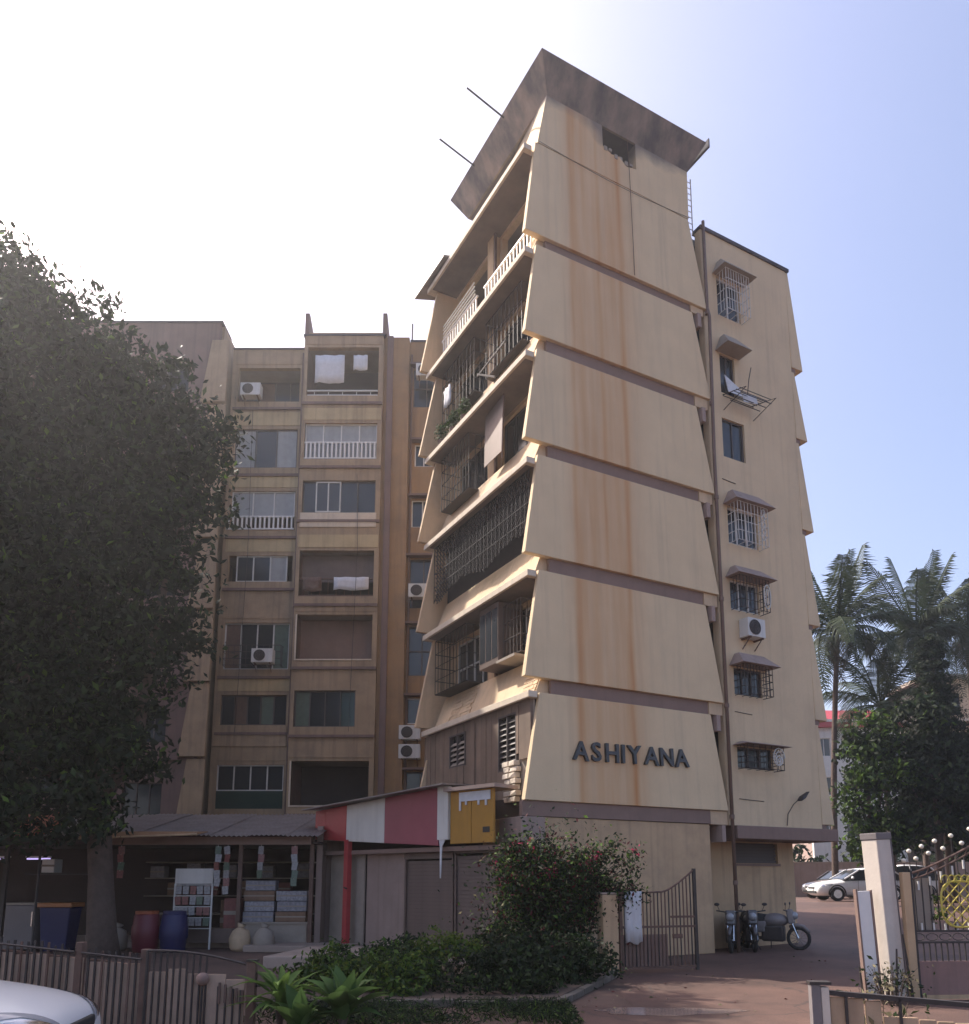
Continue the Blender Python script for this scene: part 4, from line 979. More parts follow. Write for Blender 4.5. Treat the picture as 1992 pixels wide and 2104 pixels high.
mb = MB(); mb.box(-0.48, 0, 1.62, 0.48, 0.03, 2.0); mb.build('header_board', M['swhite'], t)
mb = MB()
for x in (-0.47, 0.47): mb.box(x - 0.02, -0.01, 0, x + 0.02, 0.03, 1.62)
for k in range(5): mb.box(-0.45, -0.015, 0.5 + 0.27 * k, 0.45, 0.015, 0.52 + 0.27 * k)
mb.build('frame', M['alu'], t)
pm_ = [mat('packet_%s' % n_, c_, 0.4, 0.5, 18) for n_, c_ in (('silver', (0.27, 0.26, 0.26)), ('red', (0.2, 0.07, 0.06)), ('green', (0.09, 0.13, 0.09)))]
mb = MB(); mb.hexa([(-0.07, -0.05, 0), (0.07, -0.05, 0), (0.07, -0.02, 0), (-0.07, -0.02, 0)], [(-0.08, -0.03, 0.2), (0.08, -0.03, 0.2), (0.08, -0.02, 0.2), (-0.08, -0.02, 0.2)])
base = mb.mesh('packet')
pms = []
for m_ in pm_:
    q = base.copy(); q.materials.append(m_); pms.append(q)
for r_ in range(4):
    for c_ in range(5): link(random.choice(pms), 'packet', None, t, (-0.36 + 0.18 * c_, 0, 0.58 + 0.26 * r_), (0, random.uniform(-.1, .1), 0))
t = thing('storage_bin', 'dark blue bin with an orange lid beside the tree trunk', 'bin', (-10.55, 20.3, 0.004))
bl = mat('blue_plastic', (0.018, 0.02, 0.085), 0.5, 0.1, 3)
mb = MB(); mb.hexa([(-0.3, -0.25, 0), (0.3, -0.25, 0), (0.3, 0.25, 0), (-0.3, 0.25, 0)], [(-0.38, -0.3, 1.05), (0.38, -0.3, 1.05), (0.38, 0.3, 1.05), (-0.38, 0.3, 1.05)]); mb.build('body', bl, t, bevel=0.03)
mb = MB(); mb.box(-0.42, -0.34, 1.052, 0.42, 0.34, 1.16); mb.build('lid', mat('orange_plastic', (0.38, 0.15, 0.05), 0.5, 0.1, 3), t, bevel=0.02)
t = thing('upright_freezer', 'grey freezer cabinet left of the blue bin', 'freezer', (-11.4, 20.35, 0.004))
mb = MB(); mb.box(-0.38, -0.3, 0.05, 0.38, 0.3, 1.1); mb.build('cabinet', mat('grey_enamel', (0.16, 0.14, 0.14), 0.4, 0.1, 3), t, bevel=0.02)
mb = MB(); mb.box(-0.38, -0.3, 1.102, 0.38, 0.3, 1.16); mb.build('lid', M['soffit'], t, bevel=0.01)
mb = MB(); mb.box(0.28, -0.33, 0.6, 0.31, -0.301, 0.95); mb.build('handle', M['chrome'], t)
for i, (x, y, m_, lab) in enumerate(((-8.25, 19.9, mat('crimson_plastic', (0.13, 0.018, 0.03), 0.5, 0.1, 3), 'crimson plastic drum right of the tree trunk'), (-7.6, 19.95, bl, 'blue plastic drum right of the crimson drum'))):
    t = thing('plastic_drum', lab, 'drum', (x, y, 0.004))
    mb = MB(); mb.tube([(0, 0, z) for z in (0, 0.05, 0.3, 0.34, 0.6, 0.64, 0.86, 0.92)], [0.26, 0.29, 0.31, 0.33, 0.33, 0.31, 0.29, 0.25], 16); mb.build('body', m_, t, smooth=True)
    mb = MB(); mb.tube([(0, 0, 0.9), (0, 0, 0.97)], [0.27, 0.27], 16); mb.build('lid', om if i == 0 else bl, t)
for i, (x, z, l) in enumerate(((-12.6, 2.25, 'left'), (-11.55, 2.25, 'right'))):
    t = thing('tube_light', 'lit violet tube light, %s of two under the shop ceiling' % l, 'lamp', (x, 20.9, z), 0, 'tube lights in the shop')
    mb = MB(); mb.tube([(-0.3, 0, 0), (0.3, 0, 0)], 0.02, 8); mb.build('tube', mat('lit_tube', (0.6, 0.55, 0.8), 0.5, 0, 1, emit=(0.55, 0.45, 0.9, 0.6)), t)
    mb = MB(); mb.box(-0.32, -0.03, 0.025, 0.32, 0.03, 0.07); mb.build('batten', M['white'], t)
t = thing('white_carton_stack', 'white carton on the shelf above the freezer', 'box', (-11.0, 21.0, 1.9))
mb = MB(); mb.box(-0.4, -0.2, 0, -0.08, 0.2, 0.34); mb.build('box', M['white'], t, bevel=0.01)
mb = MB(); mb.box(-0.41, -0.201, 0.15, -0.07, -0.2, 0.2); mb.build('tape', M['soffit'], t)
mb = MB(); mb.box(-11.8, -0.25, 1.85, -9.9, 0.35, 1.898); mb.build('shelf', M['iron'], SR)

# ------------------------------------------------------------------ corner shop against the tower
SA = math.atan2(-0.68, 0.734)
CS = thing('corner_shop', 'shuttered corner shop with red, white and crimson sign band and ochre panel', 'shop', (-4.6, 21.5, 0), SA)
def sign(x0, x1, m, nm_='sign_panel'):
    zl = lambda x: 2.77 - 0.31 * x / 4.95; zh = lambda x: 3.52 + 0.29 * x / 4.95
    mb = MB(); mb.hexa([(x0, 0, zl(x0)), (x1, 0, zl(x1)), (x1, 0.08, zl(x1)), (x0, 0.08, zl(x0))], [(x0, 0, zh(x0)), (x1, 0, zh(x1)), (x1, 0.08, zh(x1)), (x0, 0.08, zh(x0))])
    mb.build(nm_, m, CS, bevel=0.008)
sign(0.0, 0.45, M['red']); sign(0.456, 1.34, M['red']); sign(1.346, 2.84, M['swhite']); sign(2.846, 4.74, M['pink'])
mb = MB(); mb.hexa([(4.76, -0.06, 2.60), (5.10, -0.06, 2.60), (5.10, 0.06, 2.60), (4.76, 0.06, 2.60)], [(4.76, -0.06, 3.80), (5.10, -0.06, 3.80), (5.10, 0.06, 3.80), (4.76, 0.06, 3.80)]); mb.build('sign_panel', M['swhite'], CS)
for (a, b) in ((5.12, 5.76), (5.775, 6.42)):
    mb = MB(); mb.box(a, 0, 2.50, b, 0.07, 3.70); mb.build('sign_panel', M['yellow'], CS, bevel=0.008)
mb = MB(); mb.box(6.12, -0.01, 2.72, 6.32, -0.001, 2.84); mb.build('nameplate', M['iron'], CS)
mb = MB(); mb.box(5.05, -0.16, 3.66, 6.6, 0.6, 3.74); mb.build('ledge', M['mauve'], CS)
mb = MB(); mb.hexa([(-0.15, -0.35, 3.53), (5.2, -0.35, 3.80), (5.2, 2.4, 3.95), (-0.15, 2.4, 3.7)], [(-0.15, -0.35, 3.56), (5.2, -0.35, 3.83), (5.2, 2.4, 3.98), (-0.15, 2.4, 3.73)]); mb.build('roof', M['tin'], CS)
mb = MB(); mb.box(5.42, -0.03, 3.42, 6.35, -0.008, 3.62)
for x, h in ((5.42, 0.2), (5.6, 0.08), (5.98, 0.1), (6.2, 0.12)): mb.box(x, -0.03, 3.42 - h, x + 0.05, -0.008, 3.42)
mb.build('torn_banner', M['cloth'], CS)
# walls and shutters
mb = MB(); mb.box(0.0, 0.1, 2.35, 6.45, 0.3, 2.45); mb.build('lintel', M['brown'], CS)
mb = MB(); mb.box(0.35, 0.3, 0.12, 1.75, 0.34, 2.35); mb.build('door_panel', M['soffit'], CS)
mb = MB(); mb.box(1.78, 0.36, 0.12, 3.2, 0.40, 2.35); mb.build('door_panel', M['mauve'], CS)
def shutter(x0, x1, z0, z1, y):
    mb = MB()
    for x in (x0 - 0.05, x1): mb.box(x, y - 0.04, z0, x + 0.05, y + 0.06, z1)
    mb.box(x0 - 0.05, y - 0.06, z1, x1 + 0.05, y + 0.15, z1 + 0.14)
    s_ = mb.build('rolling_shutter', M['shutter'], CS)
    mb = MB(); mb.hexa([(x0, y, 0), (x1, y, 0), (x1, y + 0.02, 0), (x0, y + 0.02, 0)], [(x0, y + 0.015, 0.082), (x1, y + 0.015, 0.082), (x1, y + 0.03, 0.082), (x0, y + 0.03, 0.082)])
    me = mb.mesh('slat'); me.materials.append(M['shutter'])
    for k in range(int((z1 - z0) / 0.085)): link(me, 'slat', None, s_, (0, 0, z0 + 0.085 * k))
    mb = MB(); mb.box((x0 + x1) / 2 - 0.08, y - 0.03, z0 + 0.12, (x0 + x1) / 2 + 0.08, y - 0.005, z0 + 0.16); mb.build('handle', M['iron'], s_)
shutter(3.3, 4.85, 0.12, 2.2, 0.36)
shutter(5.05, 6.35, 0.12, 2.3, 0.30)
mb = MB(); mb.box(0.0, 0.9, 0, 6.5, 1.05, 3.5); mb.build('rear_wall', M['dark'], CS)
mb = MB(); mb.box(-0.02, 0.1, 0.0, 0.1, 0.9, 2.9); mb.build('side_wall', M['mauve'], CS)
mb = MB(); mb.box(0.0, -0.5, 0.0, 6.4, 0.88, 0.115); mb.build('plinth', M['conc'], CS, bevel=0.01)
mb = MB(); mb.box(1.30, -0.02, 0.116, 1.46, 0.12, 2.72); mb.build('post', M['red'], CS, bevel=0.01)
mb = MB(); mb.tube([(1.47, -0.03, 1.5), (1.36, -0.03, 1.53)], 0.02, 5); mb.build('hook', M['iron'], CS)
mb = MB(); mb.hexa([(4.83, -0.04, 2.46), (4.9, -0.04, 2.46), (4.9, -0.02, 2.46), (4.83, -0.02, 2.46)], [(4.8, -0.04, 2.6), (5.0, -0.04, 2.6), (5.0, -0.02, 2.6), (4.8, -0.02, 2.6)])
mb.hexa([(4.84, -0.04, 1.75), (4.86, -0.04, 1.75), (4.86, -0.02, 1.75), (4.84, -0.02, 1.75)], [(4.83, -0.04, 2.459), (4.9, -0.04, 2.459), (4.9, -0.02, 2.459), (4.83, -0.02, 2.459)]); mb.build('torn_strip', M['cloth'], CS)
# loose concrete slabs and ramp in front of the shops
for (pts, h, lab) in (([(-5.9, 19.9), (-3.6, 19.6), (-3.2, 20.6), (-4.6, 20.95), (-5.9, 20.95)], 0.16, 'worn concrete step in front of the dim shop'),
                      ([(-4.4, 16.2), (-2.6, 16.0), (-2.2, 18.2), (-4.0, 18.6)], 0.24, 'low pale concrete slab left of the hedge'),
                      ([(-2.6, 18.6), (-1.3, 17.7), (-1.0, 18.4), (-2.3, 19.3)], 0.34, 'raised concrete block by the red post')):
    mb = MB(); mb.prism(pts, 0.001, h, 'z'); o = mb.build('concrete_slab', M['conc'], bevel=0.02)
    tag(o, lab, 'slab')

# strings of packets hung from the shop eaves
for i, x_ in enumerate((-9.3, -6.85, -6.6, -5.75, -4.9)):
    t = thing('packet_string', 'string of small packets hung from the shop eaves, %s from the left' % ['first', 'second', 'third', 'fourth', 'last'][i], 'packets', (x_, 20.62, 2.6), 0, 'packet strings under the eaves')
    for k in range(4 + i % 3):
        link(random.choice(pms), 'packet', None, t, (0, 0, -0.24 - 0.20 * k), (0, random.uniform(-.15, .15), random.uniform(-.4, .4)))
    mb = MB(); mb.tube([(0, -0.03, 0), (0, -0.03, -0.2 * (4 + i % 3))], 0.004, 4); mb.build('string', M['white'], t)
for i, (x_, y_, m_, lab) in enumerate(((-9.15, 20.35, 'soffit', 'grey grain sack slumped against the tree trunk'), (-6.1, 20.3, 'brick', 'tan grain sack in front of the shop counter'), (-5.5, 20.25, 'soffit', 'grey grain sack at the right of the shop counter'))):
    t = thing('grain_sack', lab, 'sack', (x_, y_, 0.0))
    mb = MB(); mb.tube([(0, 0, 0.0), (0.01, 0, 0.08), (0, 0.01, 0.3), (0.02, 0, 0.48), (0.0, 0.02, 0.56), (0.03, 0.02, 0.64)], [0.2, 0.25, 0.26, 0.2, 0.07, 0.11], 12); mb.build('bag', M[m_], t, smooth=True)
    mb = MB(); mb.tube([(0, 0.02, 0.545), (0, 0.02, 0.575)], 0.08, 8); mb.build('tie', M['rust'], t)
# ------------------------------------------------------------------ vegetation
def leaf_mesh(name, P, size, mats, flat=0.0, aspect=0.45, droop=None, wts=None):
    """many small folded leaves at points P (n,3): one mesh"""
    n = len(P)
    a = RNG.normal(size=(n, 3)); a[:, 2] *= (1 - flat); a /= np.linalg.norm(a, axis=1, keepdims=True)
    b = RNG.normal(size=(n, 3)); b -= a * (a * b).sum(1, keepdims=True); b /= np.linalg.norm(b, axis=1, keepdims=True)
    c = np.cross(a, b)
    s = (size * RNG.uniform(0.55, 1.35, n))[:, None]
    mid = P + c * s * 0.12
    V = np.stack([P - a * s, mid + b * s * aspect, P + a * s, mid - b * s * aspect], 1).reshape(-1, 3)
    me = bpy.data.meshes.new(name)
    me.vertices.add(4 * n); me.vertices.foreach_set('co', V.astype(np.float32).ravel())
    me.loops.add(4 * n); me.loops.foreach_set('vertex_index', np.arange(4 * n, dtype=np.int32))
    me.polygons.add(n); me.polygons.foreach_set('loop_start', np.arange(0, 4 * n, 4, dtype=np.int32)); me.polygons.foreach_set('loop_total', np.full(n, 4, dtype=np.int32))
    for m in mats: me.materials.append(m)
    me.polygons.foreach_set('material_index', RNG.choice(len(mats), n, p=wts).astype(np.int32))
    me.update(); me.validate()
    return me

def clumped(blobs, per, leaves, cr, shell=0.55, squash=0.8):
    """points in leaf clumps spread through a union of blobs"""
    out = []
    for (x, y, z, r, *q) in blobs:
        k = int(per * r * r * (q[0] if q else 1))
        d = RNG.normal(size=(k, 3)); d /= np.linalg.norm(d, axis=1, keepdims=True)
        rad = r * RNG.uniform(shell, 1.03, (k, 1))
        C = np.array([x, y, z]) + d * rad * np.array([1, 1, squash])
        for c in C:
            m = int(leaves * RNG.uniform(0.6, 1.3))
            out.append(c + RNG.normal(size=(m, 3)) * cr * np.array([1, 1, 0.65]) * RNG.uniform(0.7, 1.25))
    return np.concatenate(out)

GD = leafmat('dark_leaf', (0.017, 0.026, 0.013), 0.12)
GM = leafmat('mid_leaf', (0.036, 0.058, 0.02), 0.2)
GL = leafmat('bright_leaf', (0.085, 0.145, 0.028), 0.35)
GY = leafmat('yellow_green_leaf', (0.13, 0.165, 0.03), 0.3)
PG = leafmat('palm_leaf', (0.035, 0.05, 0.026), 0.18)
PD = leafmat('dry_palm_leaf', (0.085, 0.075, 0.045), 0.2)
PINK = leafmat('pink_bract', (0.42, 0.03, 0.10), 0.3)
WINE = leafmat('dull_red_leaf', (0.10, 0.025, 0.028), 0.2)
DRY = leafmat('pale_dry_leaf', (0.26, 0.23, 0.14), 0.3)

# big shade tree on the left
tree = thing('shade_tree', 'huge dark spreading tree in front of the shaded block at left', 'tree', (-8.85, 18.9, 0))
mb = MB()
mb.tube([(0.05, 0, -0.2), (0.0, 0, 0.5), (-0.12, 0, 1.8), (-0.28, 0, 3.2), (-0.5, 0, 4.8), (-0.9, 0, 7.0), (-1.5, 0, 10)], [0.46, 0.34, 0.28, 0.27, 0.27, 0.22, 0.12], 10)
mb.build('trunk', M['bark'], tree, smooth=True)
for pts, r in (([(-0.3, 0, 3.3), (0.6, -0.2, 5.0), (0.9, -0.3, 8), (1.3, 0, 11)], [0.17, 0.13, 0.1, 0.05]), ([(-0.4, 0, 4.2), (-1.8, -0.4, 6), (-3.6, -0.3, 9), (-4.2, 0, 12)], [0.18, 0.15, 0.11, 0.05]),
               ([(-0.8, 0, 6.3), (-0.2, 0.5, 9), (0.2, 0.4, 12.5)], [0.15, 0.1, 0.05]), ([(-0.9, 0, 7), (-2.5, 0.3, 11), (-3, 0.2, 15)], [0.14, 0.1, 0.04]), ([(-0.35, 0, 3.6), (-2.5, -1.0, 4.8), (-4.5, -1.2, 5.6)], [0.15, 0.1, 0.05])):
    mb = MB(); mb.tube(pts, r, 8); mb.build('limb', M['bark'], tree, smooth=True)
BL = [(-2.9, 0.2, 16.1, 1.9), (-4.3, 0.2, 16.7, 2.2), (-1.5, 0, 14.6, 1.8), (-0.2, 0, 13.6, 1.7), (1.0, 0, 12.7, 1.5), (0.9, -0.2, 10.9, 1.6), (0.6, -0.3, 9.4, 1.4),
      (-1.2, -0.2, 11.6, 2.3), (-3.4, -0.3, 13, 2.6), (-5.4, 0, 13.5, 2.6, 0.6), (-3.0, -0.4, 9.6, 2.3), (-1.0, -0.5, 8.9, 1.8), (-5.2, -0.4, 9.6, 2.6, 0.55), (-6.5, 0, 7.0, 2.4, 0.55),
      (-4.2, -0.4, 6.6, 2.1), (-2.2, -0.4, 6.7, 1.7), (-1.0, -0.2, 6.0, 1.1), (0.3, 0.1, 5.5, 0.75), (-0.3, -0.3, 4.9, 0.8), (-3.2, -0.8, 4.9, 1.3), (-5.6, -0.6, 4.7, 1.6), (-4.6, -0.8, 3.9, 1.0), (-7.5, 0, 11, 2.8, 0.6), (-7.5, 0, 15, 2.6, 0.6),
      (-4.5, -3.6, 13.5, 2.6), (-6.6, -3.2, 14.2, 2.6), (-3.6, -3.4, 11, 2.3), (-2.3, -3.6, 8.7, 2.1), (-5.6, -3.6, 10, 2.5), (-4.2, -3.8, 6.8, 1.8), (-6.4, -4.2, 16.2, 2.2), (-2.5, 3.2, 12, 2.4), (-5, 3.2, 13, 2.6), (-3.5, 3, 8.5, 2.2)]  # forward clumps are out of view, added to shade the near car and fence
BL += [(-1.1, -0.7, 4.3, 1.1), (-2.2, -0.9, 3.7, 1.2), (-3.6, -1.1, 3.3, 1.2), (0.5, 0, 6.6, 0.9), (-0.2, -0.4, 7.4, 1.3), (0.1, -0.2, 5.2, 0.9), (-1.6, -0.6, 5.2, 1.2), (-6.5, -1, 3.6, 1.5), (-0.4, -0.9, 3.5, 0.9), (0.5, -0.4, 4.5, 0.8), (-1.5, -1.1, 2.95, 0.9), (-2.9, -1.3, 2.9, 0.9), (-0.1, -0.8, 2.9, 0.6), (0.9, 0, 7.6, 1.1), (-0.6, -0.7, 5.6, 1.2)]
P = clumped(BL, 14, 84, 0.30, 0.25)
link(leaf_mesh('crown', P, 0.112, [GD, GM, GL], wts=[0.78, 0.2, 0.02]), 'crown', None, tree, kind='stuff')
# spray of dead leaves caught in the crown
P = clumped([(0.0, -1.9, 12.0, 0.34)], 160, 26, 0.14, 0.2)

# coconut palms
def frond_mesh(L_, droop, n=30, dry=0.0):
    mb = MB()
    pts = []
    for i in range(13):
        t = i / 12; pts.append((L_ * t * (1 - 0.22 * t * droop), 0, L_ * (0.42 * t - (0.62 * droop) * t * t)))
    mb.tube(pts, [0.045 * (1 - 0.8 * i / 12) + 0.006 for i in range(13)], 5)
    for i in range(n):
        t = 0.14 + 0.86 * i / (n - 1)
        k = min(int(t * 12), 11); f_ = t * 12 - k
        p = Vector(pts[k]).lerp(Vector(pts[k + 1]), f_)
        d = (Vector(pts[k + 1]) - Vector(pts[k])).normalized()
        ll = L_ * random.uniform(0.17, 0.27) * math.sin(PI * (0.12 + 0.8 * t)) + 0.1
        for s_ in (-1, 1):
            side = Vector((0, s_, 0))
            tip = p + side * ll * 0.72 + d * ll * 0.45 + Vector((0, 0, -ll * random.uniform(0.35, 0.75)))
            midp = p + side * ll * 0.45 + d * ll * 0.2 + Vector((0, 0, -ll * 0.1))
            w = d * random.uniform(0.024, 0.038)
            mb.add([p - w, p + w, midp + w * 1.2, tip, midp - w * 1.2], [(0, 1, 2, 4), (4, 2, 3)])
    return mb.mesh('frond')
FR = [frond_mesh(4.6, d_, 40) for d_ in (0.15, 0.55, 0.9, 1.25, 1.7)]
for q in FR: q.materials.append(PG)
FRD = frond_mesh(3.2, 2.2); FRD.materials.append(PD)
def palm(label, base, crown, nf=22, sc=1.0, seed=1):
    rnd = random.Random(seed)
    t = thing('coconut_palm', label, 'palm tree', base, 0, 'palms at the back right')
    c = Vector(crown) - Vector(base)
    mb = MB(); pts = [(c.x * q ** 1.5, c.y * q, c.z * q) for q in ticks(0, 1, 12)]
    mb.tube(pts, [(0.26 if i == 0 else 0.17 - 0.05 * i / 12) + (0.008 if i % 2 else 0) for i in range(13)], 8); mb.build('trunk', M['bark'], t, smooth=True)
    for i in range(nf):
        lay = i / nf
        me = FR[min(4, int(lay * 5))]
        o = link(me, 'frond', None, t, tuple(c), (rnd.uniform(-.25, .25), R(-55 + 75 * lay) * 1.0 + rnd.uniform(-.12, .12), 2.399 * i + rnd.uniform(-.2, .2)))
        o.scale = (sc * rnd.uniform(0.85, 1.1),) * 3
    for i in range(4):
        o = link(FRD, 'dry_frond', None, t, tuple(c), (0, R(35), 1.7 * i + 0.4)); o.scale = (sc * 0.8,) * 3
    mb = MB()
    for i in range(6): mb.sphere((c.x + 0.28 * math.cos(i * 1.05), c.y + 0.28 * math.sin(i * 1.05), c.z - 0.28 - 0.1 * (i % 2)), 0.13, 8, 5)
    mb.build('coconuts', LG, t, kind='stuff', smooth=True)
    return t
palm('tallest coconut palm, with the full crown against the sky at right', (22.6, 42, 0.78), (23.2, 42, 14.7), 26, 1.0, 3)
palm('coconut palm half hidden behind the right edge of the tower', (17.0, 40, 0.78), (18.0, 40, 14.3), 24, 1.0, 5)
palm('short palm with drooping fronds between the two taller palms', (20.4, 41, 0.78), (20.4, 41, 10.6), 20, 0.85, 8)
palm('coconut palm cut off by the right edge of the picture', (26.6, 44, 0.78), (27.2, 44, 15.4), 22, 1.0, 11)

def bush_tree(label, base, blobs, per=10, leaves=50, size=0.16, mats=(GD, GM, GL), wts=(0.6, 0.32, 0.08), trunk=0.16, name='leafy_tree', cat='tree', cr=0.3, group=None):
    t = thing(name, label, cat, base, 0, group)
    top = max(b_[2] for b_ in blobs)
    mb = MB(); mb.tube([(0, 0, -0.1), (0.05, 0, top * 0.4), (blobs[0][0] * 0.5, 0, top * 0.8)], [trunk, trunk * 0.75, trunk * 0.3], 7); mb.build('trunk', M['bark'], t, smooth=True)
    for b_ in blobs[:4]:
        mb = MB(); mb.tube([(0.03, 0, top * 0.3), (b_[0] * 0.5, b_[1] * 0.5, (top * 0.3 + b_[2]) / 2 + 0.1), (b_[0], b_[1], b_[2])], [trunk * 0.5, trunk * 0.35, trunk * 0.12], 5); mb.build('limb', M['bark'], t, smooth=True)
    link(leaf_mesh('crown', clumped(blobs, per, leaves, cr, 0.3), size, list(mats), wts=list(wts)), 'crown', None, t, kind='stuff')
    return t
GT = 'trees at the back right'
bush_tree('bright green leafy tree close to the right end of the tower', (15.6, 33, 0.7), [(0, 0, 3.6, 1.4), (-0.6, -0.3, 5.0, 1.2), (0.8, 0, 5.2, 1.3), (0.2, 0.2, 6.6, 1.2), (1.2, 0, 2.6, 1.0), (-0.3, 0, 2.3, 1.1), (0.9, 0.2, 7.3, 0.9)], 12, 44, 0.14, (GM, GL, GD), (0.5, 0.25, 0.25), group=GT)
bush_tree('broad dark tree filling the view below the palms', (18.6, 33.5, 0.7), [(0, 0, 4.0, 1.8), (-1.2, 0, 5.6, 1.5), (1.3, 0, 5.4, 1.7), (0, 0, 6.8, 1.5), (2.2, 0, 3.2, 1.6), (-1.6, 0, 3.2, 1.5), (-2.2, 0.3, 6.8, 1.2), (-0.4, 0, 8.0, 1.1)], 11, 46, 0.15, wts=(0.8, 0.18, 0.02), group=GT)
bush_tree('dark tree at the right edge behind the ornate gate', (22.0, 35, 0.75), [(0, 0, 4.2, 1.9), (-1, 0, 5.8, 1.4), (1.2, 0, 6, 1.5), (-1.8, 0, 3.2, 1.4), (1.8, 0, 3.2, 1.5)], 11, 46, 0.15, wts=(0.8, 0.18, 0.02), group=GT)
bush_tree('dark tree with a spreading crown right of the tapering tree', (24.2, 37, 0.78), [(0, 0, 5.0, 2.2), (-1.6, 0, 6.6, 1.6), (1.5, 0, 6.8, 1.8), (0, 0, 8.2, 1.5), (-2, 0, 3.6, 1.5), (2, 0, 3.6, 1.7)], 11, 44, 0.16, wts=(0.8, 0.18, 0.02), group=GT)
# tall conifer-like tree with tiers of drooping branches
t = thing('conifer_tree', 'tall dark tapering tree with tiered branches under the tallest palm', 'tree', (19.6, 34.5, 0.72), 0, GT)
mb = MB(); mb.tube([(0, 0, 0), (0, 0, 6), (0.05, 0, 11.6)], [0.2, 0.13, 0.03], 7); mb.build('trunk', M['bark'], t, smooth=True)
bl_ = []
for k in range(17):
    z = 3.2 + 8.2 * k / 16; r_ = 2.0 * (1 - k / 17.5) + 0.15
    nb = 7
    for j in range(nb):
        a = 2 * PI * j / nb + k * 0.7
        for q in (0.35, 0.7, 1.0): bl_.append((r_ * q * math.cos(a), r_ * q * math.sin(a), z - 0.35 * q * r_ * 0.5, 0.22 + 0.12 * (1 - q)))
link(leaf_mesh('crown', clumped(bl_, 90, 22, 0.12, 0.2), 0.10, [GD, GM], aspect=0.16, wts=[0.85, 0.15]), 'crown', None, t, kind='stuff')

# distant hedge mass that closes the view between the trees
P = clumped([(x_, 52 + 2 * math.sin(x_), 2.0 + 0.6 * math.sin(x_ * 1.7), 2.0) for x_ in ticks(12, 44, 18)], 7, 30, 0.4, 0.5)
o = link(leaf_mesh('far_shrubs', P, 0.24, [GD, GM], wts=[0.75, 0.25]), 'far_shrubs', kind='stuff'); tag(o, 'dark mass of shrubs along the far boundary behind the cars', 'shrubs')

M['kerb'] = mat('mossy_kerb', (0.13, 0.11, 0.09), 0.95, 0.3, 5, 0.4, 30, dirt=0.6, dcol=(0.05, 0.055, 0.03), rnd=0.2)
# planting bed with kerb
mb = MB(); mb.prism([(-3.2, 11.45), (0.9, 11.45), (2.2, 14.9), (2.15, 16.4), (-2.2, 16.0), (-3.2, 13)], 0.002, 0.10, 'z'); mb.build('planting_bed', M['soil'], kind='structure')
kp = [(-3.25, 11.4), (0.95, 11.4), (2.28, 14.9)]
for i in range(2):
    a, b = Vector(kp[i]), Vector(kp[i + 1]); n = int((b - a).length / 0.6)
    for k in range(n):
        p, q = a.lerp(b, (k + 0.02) / n), a.lerp(b, (k + 0.98) / n); d = (b - a).normalized(); w = Vector((-d.y, d.x)) * 0.06
        mb = MB(); mb.prism([tuple(p - w), tuple(q - w), tuple(q + w), tuple(p + w)], 0.0, 0.10 + random.uniform(-.03, .015), 'z')
        if i == 0 and k == 0:
            kerb = thing('kerb', 'low kerb of short concrete blocks round the planting bed', 'kerb')
        mb.build('kerb_block', M['kerb'], kerb, bevel=0.012)

def shrub(label, base, blobs, per, leaves, size, mats, wts, cr=0.1, name='shrub', group='shrubs in the planting bed', stems=7):
    t = thing(name, label, 'shrub', base, 0, group)
    mb = MB()
    for i in range(stems):
        b_ = blobs[i % len(blobs)]
        mb.tube([(0.05 * math.cos(i), 0.05 * math.sin(i), -0.05), (b_[0] * 0.5 + 0.04 * math.sin(i * 3), b_[1] * 0.5, b_[2] * 0.6), (b_[0], b_[1], b_[2])], [0.018, 0.012, 0.005], 5)
    mb.build('stems', M['bark'], t, kind='stuff')
    link(leaf_mesh('foliage', clumped(blobs, per, leaves, cr, 0.25), size, list(mats), wts=list(wts)), 'foliage', None, t, kind='stuff')
    return t
shrub('low rounded bush with a bright yellow-green top in the planting bed', (-0.70, 13.9, 0.09), [(0, 0, 0.56, 0.38), (-0.3, 0.1, 0.42, 0.32), (0.3, 0, 0.48, 0.32)], 190, 26, 0.035, (GY, GL, GM), (0.5, 0.4, 0.1), 0.06)
shrub('dark hedge bush left of the yellow-green bush', (-1.7, 13.6, 0.09), [(0, 0, 0.3, 0.42), (-0.5, 0, 0.22, 0.34), (0.5, 0.1, 0.25, 0.36)], 130, 26, 0.045, (GM, GL, GD), (0.5, 0.35, 0.15), 0.08)
shrub('dark hedge bush in the front middle of the planting bed', (-0.3, 12.8, 0.09), [(0, 0, 0.3, 0.46), (0.55, 0, 0.28, 0.42), (-0.6, 0.2, 0.25, 0.4)], 130, 26, 0.045, (GD, GM), (0.7, 0.3), 0.08)
shrub('wide dark hedge bush below the pink-flowered climber', (0.9, 14.0, 0.09), [(0, 0, 0.4, 0.6), (0.6, 0.2, 0.36, 0.5), (-0.6, 0.3, 0.38, 0.5), (0.2, -0.6, 0.28, 0.45)], 120, 26, 0.045, (GD, GM, WINE), (0.7, 0.25, 0.05), 0.08)
shrub('straggly green bush at the left end of the planting bed', (-2.6, 14.9, 0.09), [(0, 0, 0.25, 0.4), (0.5, 0.2, 0.22, 0.36), (-0.35, 0, 0.18, 0.3)], 120, 24, 0.045, (GM, GL, GD), (0.5, 0.2, 0.3), 0.08)
shrub('low green bush beside the drive at the kerb corner', (0.35, 11.95, 0.09), [(0, 0, 0.15, 0.3), (0.4, 0.2, 0.14, 0.26), (-0.45, 0, 0.14, 0.28), (-0.9, 0.1, 0.12, 0.25)], 150, 22, 0.04, (GD, GM, GL), (0.55, 0.35, 0.1), 0.07)
